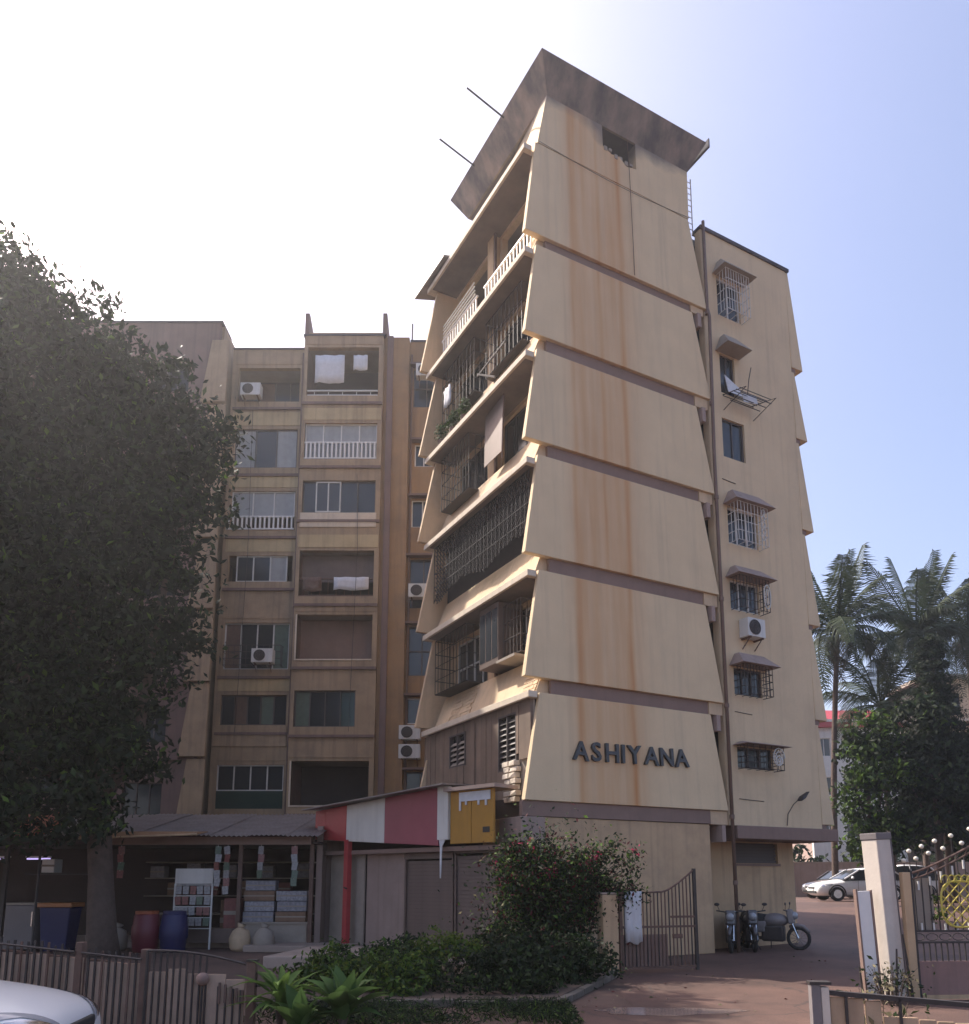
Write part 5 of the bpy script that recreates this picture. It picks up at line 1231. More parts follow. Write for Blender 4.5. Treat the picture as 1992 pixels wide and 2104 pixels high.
for i, (x_, y_, h_, mt, wt, lab) in enumerate((
        (-2.3, 12.4, 0.42, (GL, GM, GY), (0.45, 0.4, 0.15), 'leafy green bush at the front left corner of the bed'),
        (-1.35, 12.2, 0.46, (GM, GL, GY), (0.45, 0.4, 0.15), 'second bush from the left along the front of the bed'),
        (0.45, 12.5, 0.48, (GD, GM), (0.65, 0.35), 'dark bush at the front right corner of the bed'),
        (1.35, 13.6, 0.55, (GD, GM), (0.7, 0.3), 'dark bush beside the gate end of the kerb'),
        (-1.5, 14.9, 0.5, (GM, GD, GL), (0.45, 0.35, 0.2), 'bush behind the yellow-green one, near the shop shutter'),
        (0.1, 15.2, 0.7, (GD, GM, WINE), (0.6, 0.3, 0.1), 'tall dark bush at the left foot of the climber'))):
    shrub(lab, (x_, y_, 0.09), [(0, 0, h_ * 0.7, 0.46), (-0.42, 0.05, h_ * 0.5, 0.38), (0.42, 0.1, h_ * 0.55, 0.4), (0.1, -0.3, h_ * 0.35, 0.36)], 150, 26, 0.05, mt, wt, 0.08)
# bougainvillea: arching canes with pink bracts
bg_ = thing('bougainvillea', 'straggling climber with pink flowers against the tower wall', 'shrub', (1.05, 15.5, 0.05))
canes = []
rnd = random.Random(4)
for i in range(46):
    a = rnd.uniform(-0.8, 0.98); h = rnd.uniform(1.6, 2.75); reach = rnd.uniform(0.2, 1.2) if a < 0.2 else rnd.uniform(0.5, 1.95)
    pts = [(rnd.uniform(-.25, .25), rnd.uniform(-.2, .2), 0)]
    for t_ in (0.3, 0.6, 0.85, 1.0):
        pts.append((math.copysign(reach * t_ ** 1.6, a) * min(1, abs(a) + 0.35), rnd.uniform(-.25, .2) * t_, h * (t_ - 0.12 * t_ ** 4)))
    canes.append(pts)
mb = MB()
for c_ in canes: mb.tube(c_, [0.022, 0.016, 0.011, 0.007, 0.003], 5)
mb.build('canes', M['bark'], bg_, kind='stuff')
PT, PP = [], []
for c_ in canes:
    for k in range(4):
        for t_ in ticks(0, 1, 12):
            p = np.array(Vector(c_[k]).lerp(Vector(c_[k + 1]), t_))
            if p[2] < 0.3: continue
            sp = 0.10 + 0.08 * (k < 3)
            PT.append(p + RNG.normal(size=(12 if k < 3 else 9, 3)) * sp)
            if rnd.random() < 0.05: PP.append(p + RNG.normal(size=(14, 3)) * 0.06)
PT.append(np.array([0.0, -0.1, 1.5]) + RNG.normal(size=(6500, 3)) * np.array([0.45, 0.3, 0.5]))
PT.append(np.array([-0.1, 0, 0.7]) + RNG.normal(size=(5000, 3)) * np.array([0.55, 0.3, 0.35]))
link(leaf_mesh('foliage', np.concatenate(PT), 0.045, [GD, GM, GL, WINE, DRY], wts=[0.42, 0.30, 0.15, 0.11, 0.02]), 'foliage', None, bg_, kind='stuff')
PP.append(np.array([0.1, -0.4, 1.78]) + RNG.normal(size=(40, 3)) * np.array([0.09, 0.05, 0.09]))
link(leaf_mesh('flowers', np.concatenate(PP), 0.035, [PINK]), 'flowers', None, bg_, kind='stuff')

# foreground plants by the fence
def strap_leaf(L_, w, curl, n=7):
    mb = MB(); vs = []
    for i in range(n + 1):
        t = i / n; ww = w * math.sin(PI * min(1, 0.1 + 0.9 * t) ** 0.75) * (1 if i < n else 0.02)
        x = L_ * t; z = L_ * (0.55 * t - curl * t * t)
        vs += [(x, -ww, z + ww * 0.35), (x, 0, z), (x, ww, z + ww * 0.35)]
    mb.add(vs, [f for i in range(n) for f in ((3 * i, 3 * i + 3, 3 * i + 4, 3 * i + 1), (3 * i + 1, 3 * i + 4, 3 * i + 5, 3 * i + 2))])
    me = mb.mesh('leaf', True); return me
GB = leafmat('glossy_broad_leaf', (0.085, 0.15, 0.045), 0.3); GB.node_tree.nodes['Principled BSDF'].inputs['Roughness'].default_value = 0.5
GS = leafmat('light_strap_leaf', (0.12, 0.20, 0.05), 0.35)
def rosette(name, label, base, n, L_, w, curl, m, z0, seed, tilt=(20, 75)):
    rnd = random.Random(seed)
    t = thing(name, label, 'plant', base)
    mes = [strap_leaf(L_, w, c_) for c_ in (curl * 0.6, curl, curl * 1.4)]
    for q in mes: q.materials.append(m)
    mb = MB()
    for i in range(n):
        az_ = 2.399 * i; z_ = z0 * rnd.uniform(0.5, 1.0); of = 0.05
        o = link(rnd.choice(mes), 'leaf', None, t, (of * math.cos(az_), of * math.sin(az_), z_), (rnd.uniform(-.3, .3), -R(rnd.uniform(*tilt)) + R(28), az_))
        o.scale = (rnd.uniform(.75, 1.15),) * 3
        mb.tube([(0, 0, -0.02), (of * math.cos(az_), of * math.sin(az_), z_ + 0.01)], 0.012, 5)
    mb.build('stems', M['bark'], t, kind='stuff')
    return t
rosette('fan_palm_plant', 'young plant with light green strap leaves by the gate post', (-2.32, 9.35, 0.0), 30, 0.56, 0.05, 0.5, GS, 0.50, 3, (5, 70))
rosette('broad_leaf_plant', 'plant with big glossy oval leaves at the bottom of the picture', (-1.58, 9.15, 0.0), 26, 0.48, 0.11, 0.35, GB, 0.40, 9, (25, 85))
rosette('broad_leaf_seedling', 'smaller glossy plant between strap-leaved plant and big oval leaves', (-2.0, 8.95, 0.0), 16, 0.38, 0.09, 0.3, GB, 0.26, 12, (20, 80))
# grass round the bed
P = np.column_stack([RNG.uniform(-3.0, 1.1, 11000), RNG.uniform(9.7, 11.5, 11000), RNG.uniform(0.01, 0.13, 11000)])
P = P[(np.sin(P[:, 0] * 2.3 + P[:, 1] * 1.7) + RNG.normal(size=len(P)) * 0.5) > -0.5]
o = link(leaf_mesh('grass', P, 0.05, [GD, GM, GL], aspect=0.16, wts=[0.5, 0.4, 0.1]), 'grass', kind='stuff'); tag(o, 'short rough grass between kerb and fence', 'grass')

# fallen leaves and litter along the edges of the drive
P = np.column_stack([RNG.uniform(-1, 9, 900), RNG.uniform(8.5, 19, 900), np.full(900, 0.014)])
k = np.exp(-np.abs(P[:, 0] - (1.4 + 0.25 * (P[:, 1] - 11.4))) / 0.6) + 0.10 > RNG.random(900)
P = P[k & (P[:, 0] > np.where(P[:, 1] > 11.4, 1.1 + 0.37 * (P[:, 1] - 11.4), -1.0))]
o = link(leaf_mesh('leaf_litter', P, 0.03, [DRY, WINE, GM], flat=0.97, wts=[0.5, 0.3, 0.2]), 'leaf_litter', kind='stuff'); tag(o, 'dry fallen leaves scattered along the edge of the drive', 'leaf litter')
# ------------------------------------------------------------------ gates and fences
BO = mat('weathered_fence_board', (0.46, 0.33, 0.245), 0.85, 0.15, 4, 0.2, 30, streak=0.35, scol=(0.2, 0.14, 0.11), rnd=0.1)
fence = thing('board_fence', 'low weathered board fence with dark upright bars at bottom left', 'fence', (0, 9.5, 0))
top = lambda x: 1.04 + (x + 5.6) * (-0.31 / 2.9)
x = -8.2
while x < -3.98:
    w = random.uniform(0.16, 0.24)
    if -4.72 < x < -4.60: x = -4.58
    if x + w > -3.95: break
    mb = MB(); dz = random.uniform(-0.16, -0.12); y_ = random.uniform(-0.006, 0.006)
    mb.box(x, y_, 0.03, x + w - 0.005, y_ + 0.022, top(x) + dz); mb.build('board', BO, fence)
    x += w
for a, b in ((-8.2, -4.72), (-4.58, -3.95)):
    for z in (0.3, -0.18):
        za, zb2 = (z, z) if z > 0 else (top(a) + z, top(b) + z)
        mb = MB(); mb.hexa([(a, 0.03, za), (b, 0.03, zb2), (b, 0.07, zb2), (a, 0.07, za)], [(a, 0.03, za + 0.06), (b, 0.03, zb2 + 0.06), (b, 0.07, zb2 + 0.06), (a, 0.07, za + 0.06)])
        mb.build('rail', M['rust'], fence)
for x in (-4.68, -3.93):
    mb = MB(); mb.box(x - 0.04, -0.03, 0, x + 0.04, 0.08, top(x) + 0.06); mb.build('post', M['rust'], fence, bevel=0.006)
k = 0
x = -8.15
while x < -3.98:
    if not -4.74 < x < -4.62:
        mb = MB(); mb.box(x - 0.011, -0.034, 0.05, x + 0.011, -0.014, top(x) + random.uniform(-0.02, 0.03)); mb.build('bar', M['iron'] if k % 4 else M['rust'], fence)
    x += 0.078; k += 1
mb = MB()
for a, b in ((-8.2, -4.72), (-4.64, -3.95)): mb.tube([(a, -0.045, top(a) - 0.05), (b, -0.045, top(b) - 0.05)], 0.014, 6)
mb.build('bar_rail', M['iron'], fence)
# gate leaf with a hanging ball
gl_ = thing('fence_gate', 'low fence gate with dark bars and a round dark ball ornament', 'gate', (0, 9.45, 0))
gt = lambda x: 0.91 + 0.02 * math.sin((x + 3.88) * 2.6) - 0.17 * ((x + 3.88) / 1.19) ** 1.6
x = -3.86
while x < -2.78:
    w = 0.22
    mb = MB(); mb.box(x, 0.02, 0.05, min(x + w, -2.76) - 0.006, 0.04, gt(x) - 0.22 + random.uniform(-.02, .02)); mb.build('board', BO, gl_)
    x += w
mb = MB(); mb.tube([(x_, 0, gt(x_)) for x_ in ticks(-3.88, -2.76, 10)], 0.016, 6); mb.tube([(-3.88, 0, 0.03), (-3.88, 0, gt(-3.88))], 0.018, 6); mb.tube([(-3.88, 0, 0.06), (-2.76, 0, 0.06)], 0.014, 6); mb.build('frame', M['iron'], gl_)
for x_, ht in [(-3.80 + 0.075 * k, 1.0) for k in range(9)] + [(-2.80 - 0.085 * k, 0.62) for k in range(4)]:
    mb = MB(); mb.box(x_ - 0.009, -0.012, 0.06, x_ + 0.009, 0.008, gt(x_) * ht); mb.build('bar', M['iron'], gl_)
mb = MB(); mb.sphere((-3.23, -0.03, 0.60), 0.075, 14, 9); bm_ = mb.build('ball', M['brown'], gl_, smooth=True)
mb = MB(); mb.tube([(-3.23, -0.03, 0.06), (-3.23, -0.03, 0.53)], 0.014, 6); mb.build('stem', M['iron'], bm_)
for k in range(5):
    mb = MB(); mb.box(-3.05 + 0.065 * k, -0.02, 0.33 + 0.01 * (k % 2), -3.025 + 0.065 * k, -0.004, 0.56 - 0.02 * k); mb.build('short_bar', M['rust'], gl_)
t = thing('gate_post', 'square brown gate post at the right end of the low fence', 'post', (-2.68, 9.45, 0))
mb = MB(); mb.box(-0.05, -0.05, 0, 0.05, 0.05, 0.79); mb.build('shaft', M['rust'], t, bevel=0.006)
mb = MB(); mb.box(-0.06, -0.06, 0.791, 0.06, 0.06, 0.815); mb.build('cap', M['iron'], t)
mb = MB(); mb.tube([(0.05, 0, 0.52), (0.13, -0.01, 0.53)], 0.012, 5); mb.build('latch', M['iron'], t)

# compound gate leaf standing open beside the tower
ga = math.atan2(0.45, 1.5)
G = thing('compound_gate', 'open brown iron gate leaf with swept top beside the tower', 'gate', (2.47, 15.35, 0.0), ga)
GW = 1.58
def gtop(x): return 1.46 + 0.05 * x / GW + (0.40 * ((x - 0.9) / 0.68) ** 1.3 if x > 0.9 else 0)
mb = MB(); mb.tube([(x_, 0, gtop(x_)) for x_ in ticks(0, GW, 18)], 0.02, 6); mb.build('top_rail', M['rust'], G)
mb = MB(); mb.box(-0.03, -0.025, 0.05, 0.03, 0.025, 1.5); mb.build('stile', M['rust'], G)
mb = MB(); mb.box(GW - 0.03, -0.025, 0.03, GW + 0.03, 0.025, gtop(GW) + 0.02); mb.build('stile', M['iron'], G)
for z, a, b in ((0.08, 0.03, GW - 0.03), (0.82, 0.03, GW - 0.03), (1.0, 1.05, GW - 0.03)):
    mb = MB(); mb.box(a, -0.018, z, b, 0.018, z + 0.04); mb.build('rail', M['rust'], G)
for k in range(19):
    x_ = 0.08 + k * 0.078
    mb = MB(); mb.box(x_ - 0.009, -0.01, 0.09, x_ + 0.009, 0.01, gtop(x_)); mb.build('bar', M['rust'] if k % 3 else M['iron'], G)
mb = MB(); mb.box(0.05, 0.02, 0.10, 0.98, 0.03, 0.70); mb.build('kick_plate', M['brown'], G)
mb = MB(); mb.box(1.08, -0.02, 0.62, 1.28, 0.02, 0.70); mb.build('lock_box', M['rust'], G)
o = cloth('white_banner', 'white cloth banner tied over the left of the open gate', 'banner', (2.72, 15.38, 1.50), ga, 0.34, 0.95)
t = thing('gate_pier', 'short ochre plastered pier carrying the open gate', 'pier', (2.2, 15.25, 0), ga)
mb = MB(); mb.box(-0.14, -0.14, 0, 0.16, 0.14, 1.44); mb.build('shaft', M['tan'], t, bevel=0.02)
mb = MB(); mb.box(-0.145, -0.145, 1.441, 0.165, 0.145, 1.48); mb.build('cap', M['conc'], t, bevel=0.015)

# main entrance pillar and the ornate gate at right
PW = mat('peeling_white_paint', (0.60, 0.53, 0.46), 0.75, 0.1, 3, 0.15, 25, streak=0.3, scol=(0.3, 0.22, 0.17))
PS = mat('grey_pillar_render', (0.17, 0.15, 0.15), 0.85, 0.15, 3, 0.15, 25)
t = thing('entrance_pillar', 'tall white entrance pillar with dark cap and dark right side', 'pillar', (5.86, 12.1, 0), R(24)); t.rotation_euler = (0, R(-2.6), R(24))
mb = MB(); mb.box(-0.14, -0.14, 0, 0.14, 0.14, 2.30); mb.build('shaft', PW, t, bevel=0.012)
mb = MB(); mb.box(0.141, -0.143, 0, 0.16, 0.143, 2.30); mb.build('side_strip', PS, t)
mb = MB(); mb.box(-0.15, -0.15, 2.301, 0.165, 0.15, 2.40); mb.build('cap', PS, t, bevel=0.01)
t = thing('gate_stile', 'narrow white gate board leaning left of the entrance pillar', 'gate board', (5.52, 11.95, 0), R(15)); t.rotation_euler = (0, R(-2.0), R(15))
mb = MB(); mb.box(-0.12, -0.02, 0.02, 0.10, 0.02, 1.55); mb.build('board', M['white'], t, bevel=0.006)
mb = MB(); mb.box(-0.15, -0.03, 0.02, -0.121, 0.03, 1.58); mb.build('edge_strip', M['brown'], t)
mb = MB(); mb.box(0.101, -0.03, 0.02, 0.13, 0.03, 1.56); mb.build('edge_strip', M['brown'], t)
OG = thing('ornate_gate', 'ornate gate with a yellow lattice urn and pale ball finials at right', 'gate', (6.2, 12.0, 0), R(4))
mb = MB(); mb.box(-0.14, -0.05, 0, -0.02, 0.05, 1.82); mb.build('stile', M['tan'], OG, bevel=0.008)
mb = MB(); mb.box(-0.018, -0.03, 0, 0.02, 0.03, 1.84); mb.build('stile', M['iron'], OG)
ot = lambda x: 1.80 + 0.42 * (x / 1.0) ** 1.2
mb = MB(); mb.tube([(x_, 0, ot(x_)) for x_ in ticks(0.0, 1.9, 14)], 0.02, 6); mb.tube([(x_, 0, ot(x_) - 0.09) for x_ in ticks(0.0, 1.9, 14)], 0.014, 6)
for x_ in ticks(0.1, 1.8, 11): mb.tube([(x_, 0, ot(x_) - 0.09), (x_ + 0.05, 0, ot(x_ + 0.05))], 0.010, 5)
mb.build('top_rail', M['rust'], OG)
for z in (0.96, 0.80):
    mb = MB(); mb.box(0.02, -0.02, z, 1.9, 0.02, z + 0.03); mb.build('rail', M['iron'], OG)
mb = MB(); mb.box(0.03, -0.012, 0.08, 1.9, 0.012, 0.55); mb.build('lower_panel', mat('dusty_pink_sheet', (0.27, 0.16, 0.135), 0.75, 0.15, 3, streak=0.4), OG)
mb = MB(); mb.box(0.03, -0.03, 0.02, 1.9, 0.03, 0.079); mb.build('rail', M['tan'], OG)
for k in range(20):
    x_ = 0.12 + 0.09 * k
    mb = MB(); mb.box(x_ - 0.008, -0.008, 0.55, x_ + 0.008, 0.008, 0.80); mb.build('bar', M['iron'], OG)
    if k % 2 == 0:
        mb = MB(); mb.box(x_ - 0.012, -0.01, 0.99, x_ + 0.012, 0.01, 1.09); mb.build('spear_tip', M['swhite'], OG)
        mb = MB(); mb.box(x_ - 0.012, -0.01, ot(x_) - 0.27, x_ + 0.012, 0.01, ot(x_) - 0.14); mb.build('spear_tip', M['swhite'], OG)
mb = MB()
for k in range(9): mb.tube([(0.06 + 0.2 * k + 0.09 * math.cos(a), 0, 0.89 + 0.05 * math.sin(a)) for a in ticks(0, 2 * PI, 10)], 0.007, 4)
mb.build('scroll_row', M['iron'], OG, kind='stuff')
for k in range(16):
    x_ = 0.06 + 0.115 * k
    mb = MB(); mb.box(x_ - 0.007, 0.0, 0.99, x_ + 0.007, 0.014, ot(x_) - 0.09); mb.build('bar', M['iron'], OG)
# pale polycarbonate sheet behind the bars
mb = MB(); mb.box(0.03, 0.05, 0.99, 0.36, 0.06, 1.74); mb.build('back_panel', M['soffit'], OG)
EY = mat('yellow_gilt_paint', (0.50, 0.40, 0.07), 0.5, 0.15, 6)
mb = MB()
cx_, cz_, aw, ah = 0.72, 1.36, 0.29, 0.33
def inside(x_, z_): return (abs(x_ - cx_) / aw) ** 3 + (abs(z_ - cz_) / ah) ** 3 <= 1
ring = []
for a in ticks(0, 2 * PI, 40):
    c_, s_ = math.cos(a), math.sin(a); q = (abs(c_) ** 3 + abs(s_) ** 3) ** (-1 / 3); ring.append((cx_ + aw * q * c_, -0.03, cz_ + ah * q * s_))
mb.tube(ring, 0.015, 6, caps=False)
for sg in (-1, 1):
    for off in ticks(-0.6, 0.6, 8):
        seg = [(cx_ + d_, cz_ + off + sg * d_) for d_ in ticks(-0.32, 0.32, 60)]
        seg = [p for p in seg if inside(*p)]
        if len(seg) > 3: mb.tube([(seg[0][0], -0.03 - 0.006 * sg, seg[0][1]), (seg[-1][0], -0.03 - 0.006 * sg, seg[-1][1])], 0.010, 5)
for k in range(5):
    xx = cx_ - 0.2 + 0.1 * k
    mb.tube([(xx + 0.07 * math.cos(a), -0.03, cz_ + ah - 0.02 + 0.11 * math.sin(a)) for a in ticks(0, PI, 9)], 0.010, 5)
mb.build('lattice_urn', EY, OG)
mb = MB(); P = clumped([(0.42, 0.1, 1.2, 0.16), (0.4, 0.1, 1.45, 0.12), (0.8, 0.12, 1.72, 0.1)], 500, 12, 0.04, 0.2)
o = link(leaf_mesh('gate_creeper', P, 0.03, [GL, GM, GY], wts=[0.4, 0.4, 0.2]), 'gate_creeper', kind='stuff'); o.location = (6.2, 12.0, 0); tag(o, 'light green creeper growing behind the yellow urn', 'creeper')
GBL = mat('pale_globe', (0.72, 0.66, 0.55), 0.4, 0.1, 5)
for (px, pz) in ((-0.06, 1.99), (0.03, 2.13), (0.13, 2.02), (0.23, 2.20), (0.33, 2.10), (0.44, 2.28), (0.56, 2.17), (0.70, 2.36), (0.86, 2.25), (1.0, 2.46)):
    mb = MB(); mb.sphere((px, 0.02, pz), 0.034, 12, 8); g_ = mb.build('ball_finial', GBL, OG, smooth=True)
    mb = MB(); mb.tube([(px, 0.02, min(ot(max(px, 0)), pz - 0.05)), (px, 0.02, pz - 0.03)], 0.006, 4); mb.build('stalk', M['iron'], g_)

# low fence in the near right corner
LF = thing('corner_fence', 'low tan board fence with dark rail in the bottom right corner', 'fence', (2.5, 6.3, 0), R(-8))
mb = MB(); mb.box(-0.07, -0.05, 0, 0.0, 0.05, 0.93); mb.build('post', PS, LF, bevel=0.005)
mb = MB(); mb.box(0.001, -0.045, 0, 0.06, 0.045, 0.91); mb.build('post', PW, LF, bevel=0.005)
mb = MB(); mb.box(-0.08, -0.06, 0.931, 0.075, 0.06, 0.95); mb.build('post_cap', M['iron'], LF)
mb = MB(); mb.hexa([(0.062, -0.03, 0.85), (1.9, -0.03, 0.72), (1.9, 0.03, 0.72), (0.062, 0.03, 0.85)], [(0.062, -0.03, 0.885), (1.9, -0.03, 0.755), (1.9, 0.03, 0.755), (0.062, 0.03, 0.885)]); mb.build('top_rail', M['iron'], LF)
x = 0.07
for k in range(13):
    w = 0.125; mb = MB(); zt2 = 0.845 - 0.072 * x - (0.10 if k > 2 else 0.0) - random.uniform(0, 0.012)
    mb.box(x, -0.012, 0.03, x + w - 0.015, 0.012, zt2); mb.build('board', mat('tan_board', (0.40, 0.28, 0.185), 0.85, 0.2, 4, 0.15, 30, streak=0.4, scol=(0.2, 0.13, 0.09), rnd=0.12) if k == 0 else bpy.data.materials['tan_board'], LF)
    x += w
for x_ in (0.17, 0.55):
    mb = MB(); mb.box(x_, -0.03, 0.0, x_ + 0.02, -0.013, 0.84); mb.build('bar', M['iron'], LF)
# dry weeds at the foot of the pillar and behind the fence
for i, (b_, s_, lab) in enumerate((((3.0, 6.5, 0.0), 0.85, 'dry weeds behind the corner fence'), ((5.6, 11.6, 0.0), 0.55, 'dry weeds at the foot of the entrance pillar'))):
    t = thing('weed_clump', lab, 'weeds', b_)
    mb = MB(); rnd = random.Random(i)
    for k in range(26):
        a = rnd.uniform(0, 2 * PI); l_ = s_ * rnd.uniform(0.5, 1.05)
        mb.tube([(0.12 * math.cos(a), 0.1 * math.sin(a), 0), (0.2 * math.cos(a), 0.16 * math.sin(a), l_ * 0.6), (rnd.uniform(.15, .45) * math.cos(a), 0.25 * math.sin(a), l_)], [0.008, 0.006, 0.002], 4)
    mb.build('stalks', M['bark'], t, kind='stuff')
    P = np.array([0, 0, s_ * 0.6]) + RNG.normal(size=(260, 3)) * np.array([0.2, 0.14, s_ * 0.2])
    link(leaf_mesh('leaves', P, 0.035, [DRY, GM, GD], wts=[0.4, 0.3, 0.3]), 'leaves', None, t, kind='stuff')
for i, (x_, y_, h_, l_) in enumerate(((5.72, 11.7, 0.75, 4), (5.98, 11.75, 0.95, -5), (5.30, 11.8, 0.5, -3))):
    t = one('iron_rod', lambda mb: mb.tube([(0, 0, 0), (0, 0, h_)], [0.022, 0.012], 6), M['iron'], ['dark rod leaning on the white gate board', 'longest dark rod leaning on the entrance pillar', 'short dark rod left of the white gate board'][i], 'rod', (x_, y_, 0), rot=(0, R(l_), 0))

# ------------------------------------------------------------------ vehicles
def loft(stations, ring_fn, n):
    mb = MB()
    for s_ in stations: mb.v.extend(ring_fn(*s_))
    for i in range(len(stations) - 1):
        for k in range(n):
            a, b = i * n + k, i * n + (k + 1) % n; mb.f.append((a, b, b + n, a + n)); mb.m.append(0)
    mb.f.append(tuple(reversed(range(n)))); mb.m.append(0)
    mb.f.append(tuple((len(stations) - 1) * n + k for k in range(n))); mb.m.append(0)
    return mb
def car(name, label, loc, rz, paint, tall=0.0):
    """front at x=0, body runs to x=-4.3"""
    t = thing(name, label, 'car', loc, rz)
    def ring(x, hw, zb, zt, sh):      # lower body section
        zm = zb + (zt - zb) * 0.55
        half = [(0.0, zb), (hw * 0.75, zb), (hw * 0.97, zb + 0.10), (hw, zm), (hw * 0.97, zt - 0.10), (hw * 0.86, zt - 0.02), (hw * 0.45, zt + sh * 0.6), (0, zt + sh)]
        return [(x, -y, z) for y, z in half] + [(x, y, z) for y, z in reversed(half[1:-1])]
    st = [(0.0, 0.56, 0.36, 0.60, 0.0), (-0.05, 0.66, 0.27, 0.68, 0.01), (-0.18, 0.76, 0.22, 0.75, 0.03), (-0.5, 0.83, 0.2, 0.82, 0.05), (-0.95, 0.85, 0.2, 0.88, 0.06), (-1.35, 0.86, 0.2, 0.94, 0.06), (-1.6, 0.86, 0.2, 0.97, 0.04),
          (-2.6, 0.865, 0.2, 0.98, 0.02), (-3.5, 0.85, 0.2, 0.98, 0.03), (-4.0, 0.80, 0.24, 0.94, 0.03), (-4.2, 0.74, 0.30, 0.88, 0.02), (-4.28, 0.6, 0.38, 0.74, 0)]
    mb = loft(st, ring, 14); b = mb.build('body', paint, t, smooth=True)
    sd_ = b.modifiers.new('sub', 'SUBSURF'); sd_.levels = 2; sd_.render_levels = 2
    H_ = 1.44 + tall
    def ring2(x, hw, zt):
        half = [(0, 0.9), (hw * 1.0, 0.9), (hw * 0.97, 0.96), (hw * 0.97 - 0.2 * (zt - 0.96), zt - 0.05), (hw * 0.72 - 0.2 * (zt - 0.96), zt), (0, zt + 0.02)]
        return [(x, -y, z) for y, z in half] + [(x, y, z) for y, z in reversed(half[1:-1])]
    rear = -3.95 if tall == 0 else -4.15
    st2 = [(-1.15, 0.78, 0.97), (-1.5, 0.80, 1.15), (-1.95, 0.81, H_ - 0.04), (-2.4, 0.81, H_), (-3.0, 0.81, H_ - 0.01), (rear + 0.55, 0.79, H_ - 0.09), (rear + 0.15, 0.77, 1.12), (rear, 0.75, 0.98)]
    mb = loft(st2, ring2, 10); mb.build('glasshouse', M['glass'], t, smooth=False)
    def ring3(x, hw, zt):
        w = hw * 0.97 - 0.2 * (zt - 0.96) + 0.012
        return [(x, -w, zt - 0.06), (x, -w * 0.72, zt + 0.012), (x, 0, zt + 0.032), (x, w * 0.72, zt + 0.012), (x, w, zt - 0.06), (x, 0, zt - 0.03)]
    mb = loft(st2[2:6], ring3, 6); mb.build('roof', paint, t, smooth=True)
    for x0, z0, x1, z1, x_2 in ((-1.2, 0.97, -1.95, H_ - 0.05, 0), (-2.68, 0.97, -2.64, H_ - 0.04, 0), (rear, 0.98, rear + 0.55, H_ - 0.1, 0)):
        for s_ in (-1, 1):
            w0, w1 = 0.79 * s_, (0.79 - 0.2 * (z1 - 0.96)) * s_
            mb = MB(); mb.tube([(x0, w0, z0), ((x0 + x1) / 2, (w0 + w1) / 2 + 0.012 * s_, (z0 + z1) / 2), (x1, w1, z1)], 0.035, 6); mb.build('pillar', paint, t)
    for s_ in (-1, 1):
        # headlamp patch laid onto the wing
        def patch(c0, c1, c2, c3, nu, nv):
            m_ = MB(); vs_ = []
            for j in range(nv + 1):
                for i in range(nu + 1):
                    u_, v_ = i / nu, j / nv
                    vs_.append(tuple(c0[q] * (1 - u_) * (1 - v_) + c1[q] * u_ * (1 - v_) + c2[q] * u_ * v_ + c3[q] * (1 - u_) * v_ for q in range(3)))
            m_.add(vs_, [(j * (nu + 1) + i, j * (nu + 1) + i + 1, (j + 1) * (nu + 1) + i + 1, (j + 1) * (nu + 1) + i) for j in range(nv) for i in range(nu)])
            return m_
        def wrap(o_, off):
            w_ = o_.modifiers.new('wrap', 'SHRINKWRAP'); w_.target = b; w_.wrap_method = 'NEAREST_SURFACEPOINT'; w_.wrap_mode = 'ABOVE_SURFACE'; w_.offset = off
        o = patch((0.0, 0.34 * s_, 0.55), (-0.62, 0.86 * s_, 0.70), (-0.66, 0.80 * s_, 0.78), (-0.03, 0.36 * s_, 0.66), 12, 5).build('headlight', M['lens'], t, smooth=True); wrap(o, 0.007)
        q_ = patch((-0.03, 0.42 * s_, 0.575), (-0.30, 0.74 * s_, 0.63), (-0.32, 0.72 * s_, 0.70), (-0.05, 0.44 * s_, 0.65), 8, 4).build('reflector', M['chrome'], o, smooth=True); wrap(q_, 0.011)
        q_ = patch((-0.60, 0.62 * s_, 0.95), (-1.30, 0.66 * s_, 1.0), (-1.30, 0.672 * s_, 1.0), (-0.60, 0.632 * s_, 0.95), 8, 1).build('bonnet_gap', M['rubber'], t); wrap(q_, 0.003)
        mb = MB(); mb.sphere((-1.5, 0.93 * s_, 1.02), 0.1, 10, 6, sc=(0.6, 1.0, 0.7)); mb.build('mirror', paint, t, smooth=True)
        for x_ in (-0.82, -3.35):
            mb = MB(); mb.tube([(x_ + 0.37 * math.cos(a), 0.845 * s_, 0.32 + 0.37 * math.sin(a)) for a in ticks(-0.15, PI + 0.15, 16)], 0.035, 6); mb.build('wheel_arch', M['rubber'], t)
            mb = MB(); mb.tube([(x_, (0.845 - 0.16) * s_, 0.31), (x_, 0.865 * s_, 0.31), (x_, 0.875 * s_, 0.31)], [0.31, 0.31, 0.27], 20); w_ = mb.build('wheel', M['rubber'], t)
            mb = MB(); mb.tube([(x_, 0.85 * s_, 0.31), (x_, 0.885 * s_, 0.31)], [0.21, 0.19], 16); mb.build('rim', M['chrome'], w_)
        mb = MB(); mb.box(-4.26, 0.45 * s_, 0.66, -4.12, 0.74 * s_, 0.84); mb.build('tail_light', M['red'], t, bevel=0.02)
        for x_ in (-1.75, -2.66, -3.5):
            mb = MB(); mb.tube([(x_, 0.872 * s_, 0.3), (x_ - 0.02, 0.868 * s_, 0.93)], 0.006, 4); mb.build('door_gap', M['rubber'], t)
    mb = MB(); mb.box(-0.06, -0.32, 0.53, 0.012, 0.32, 0.62); mb.build('grille', M['rubber'], t, bevel=0.02)
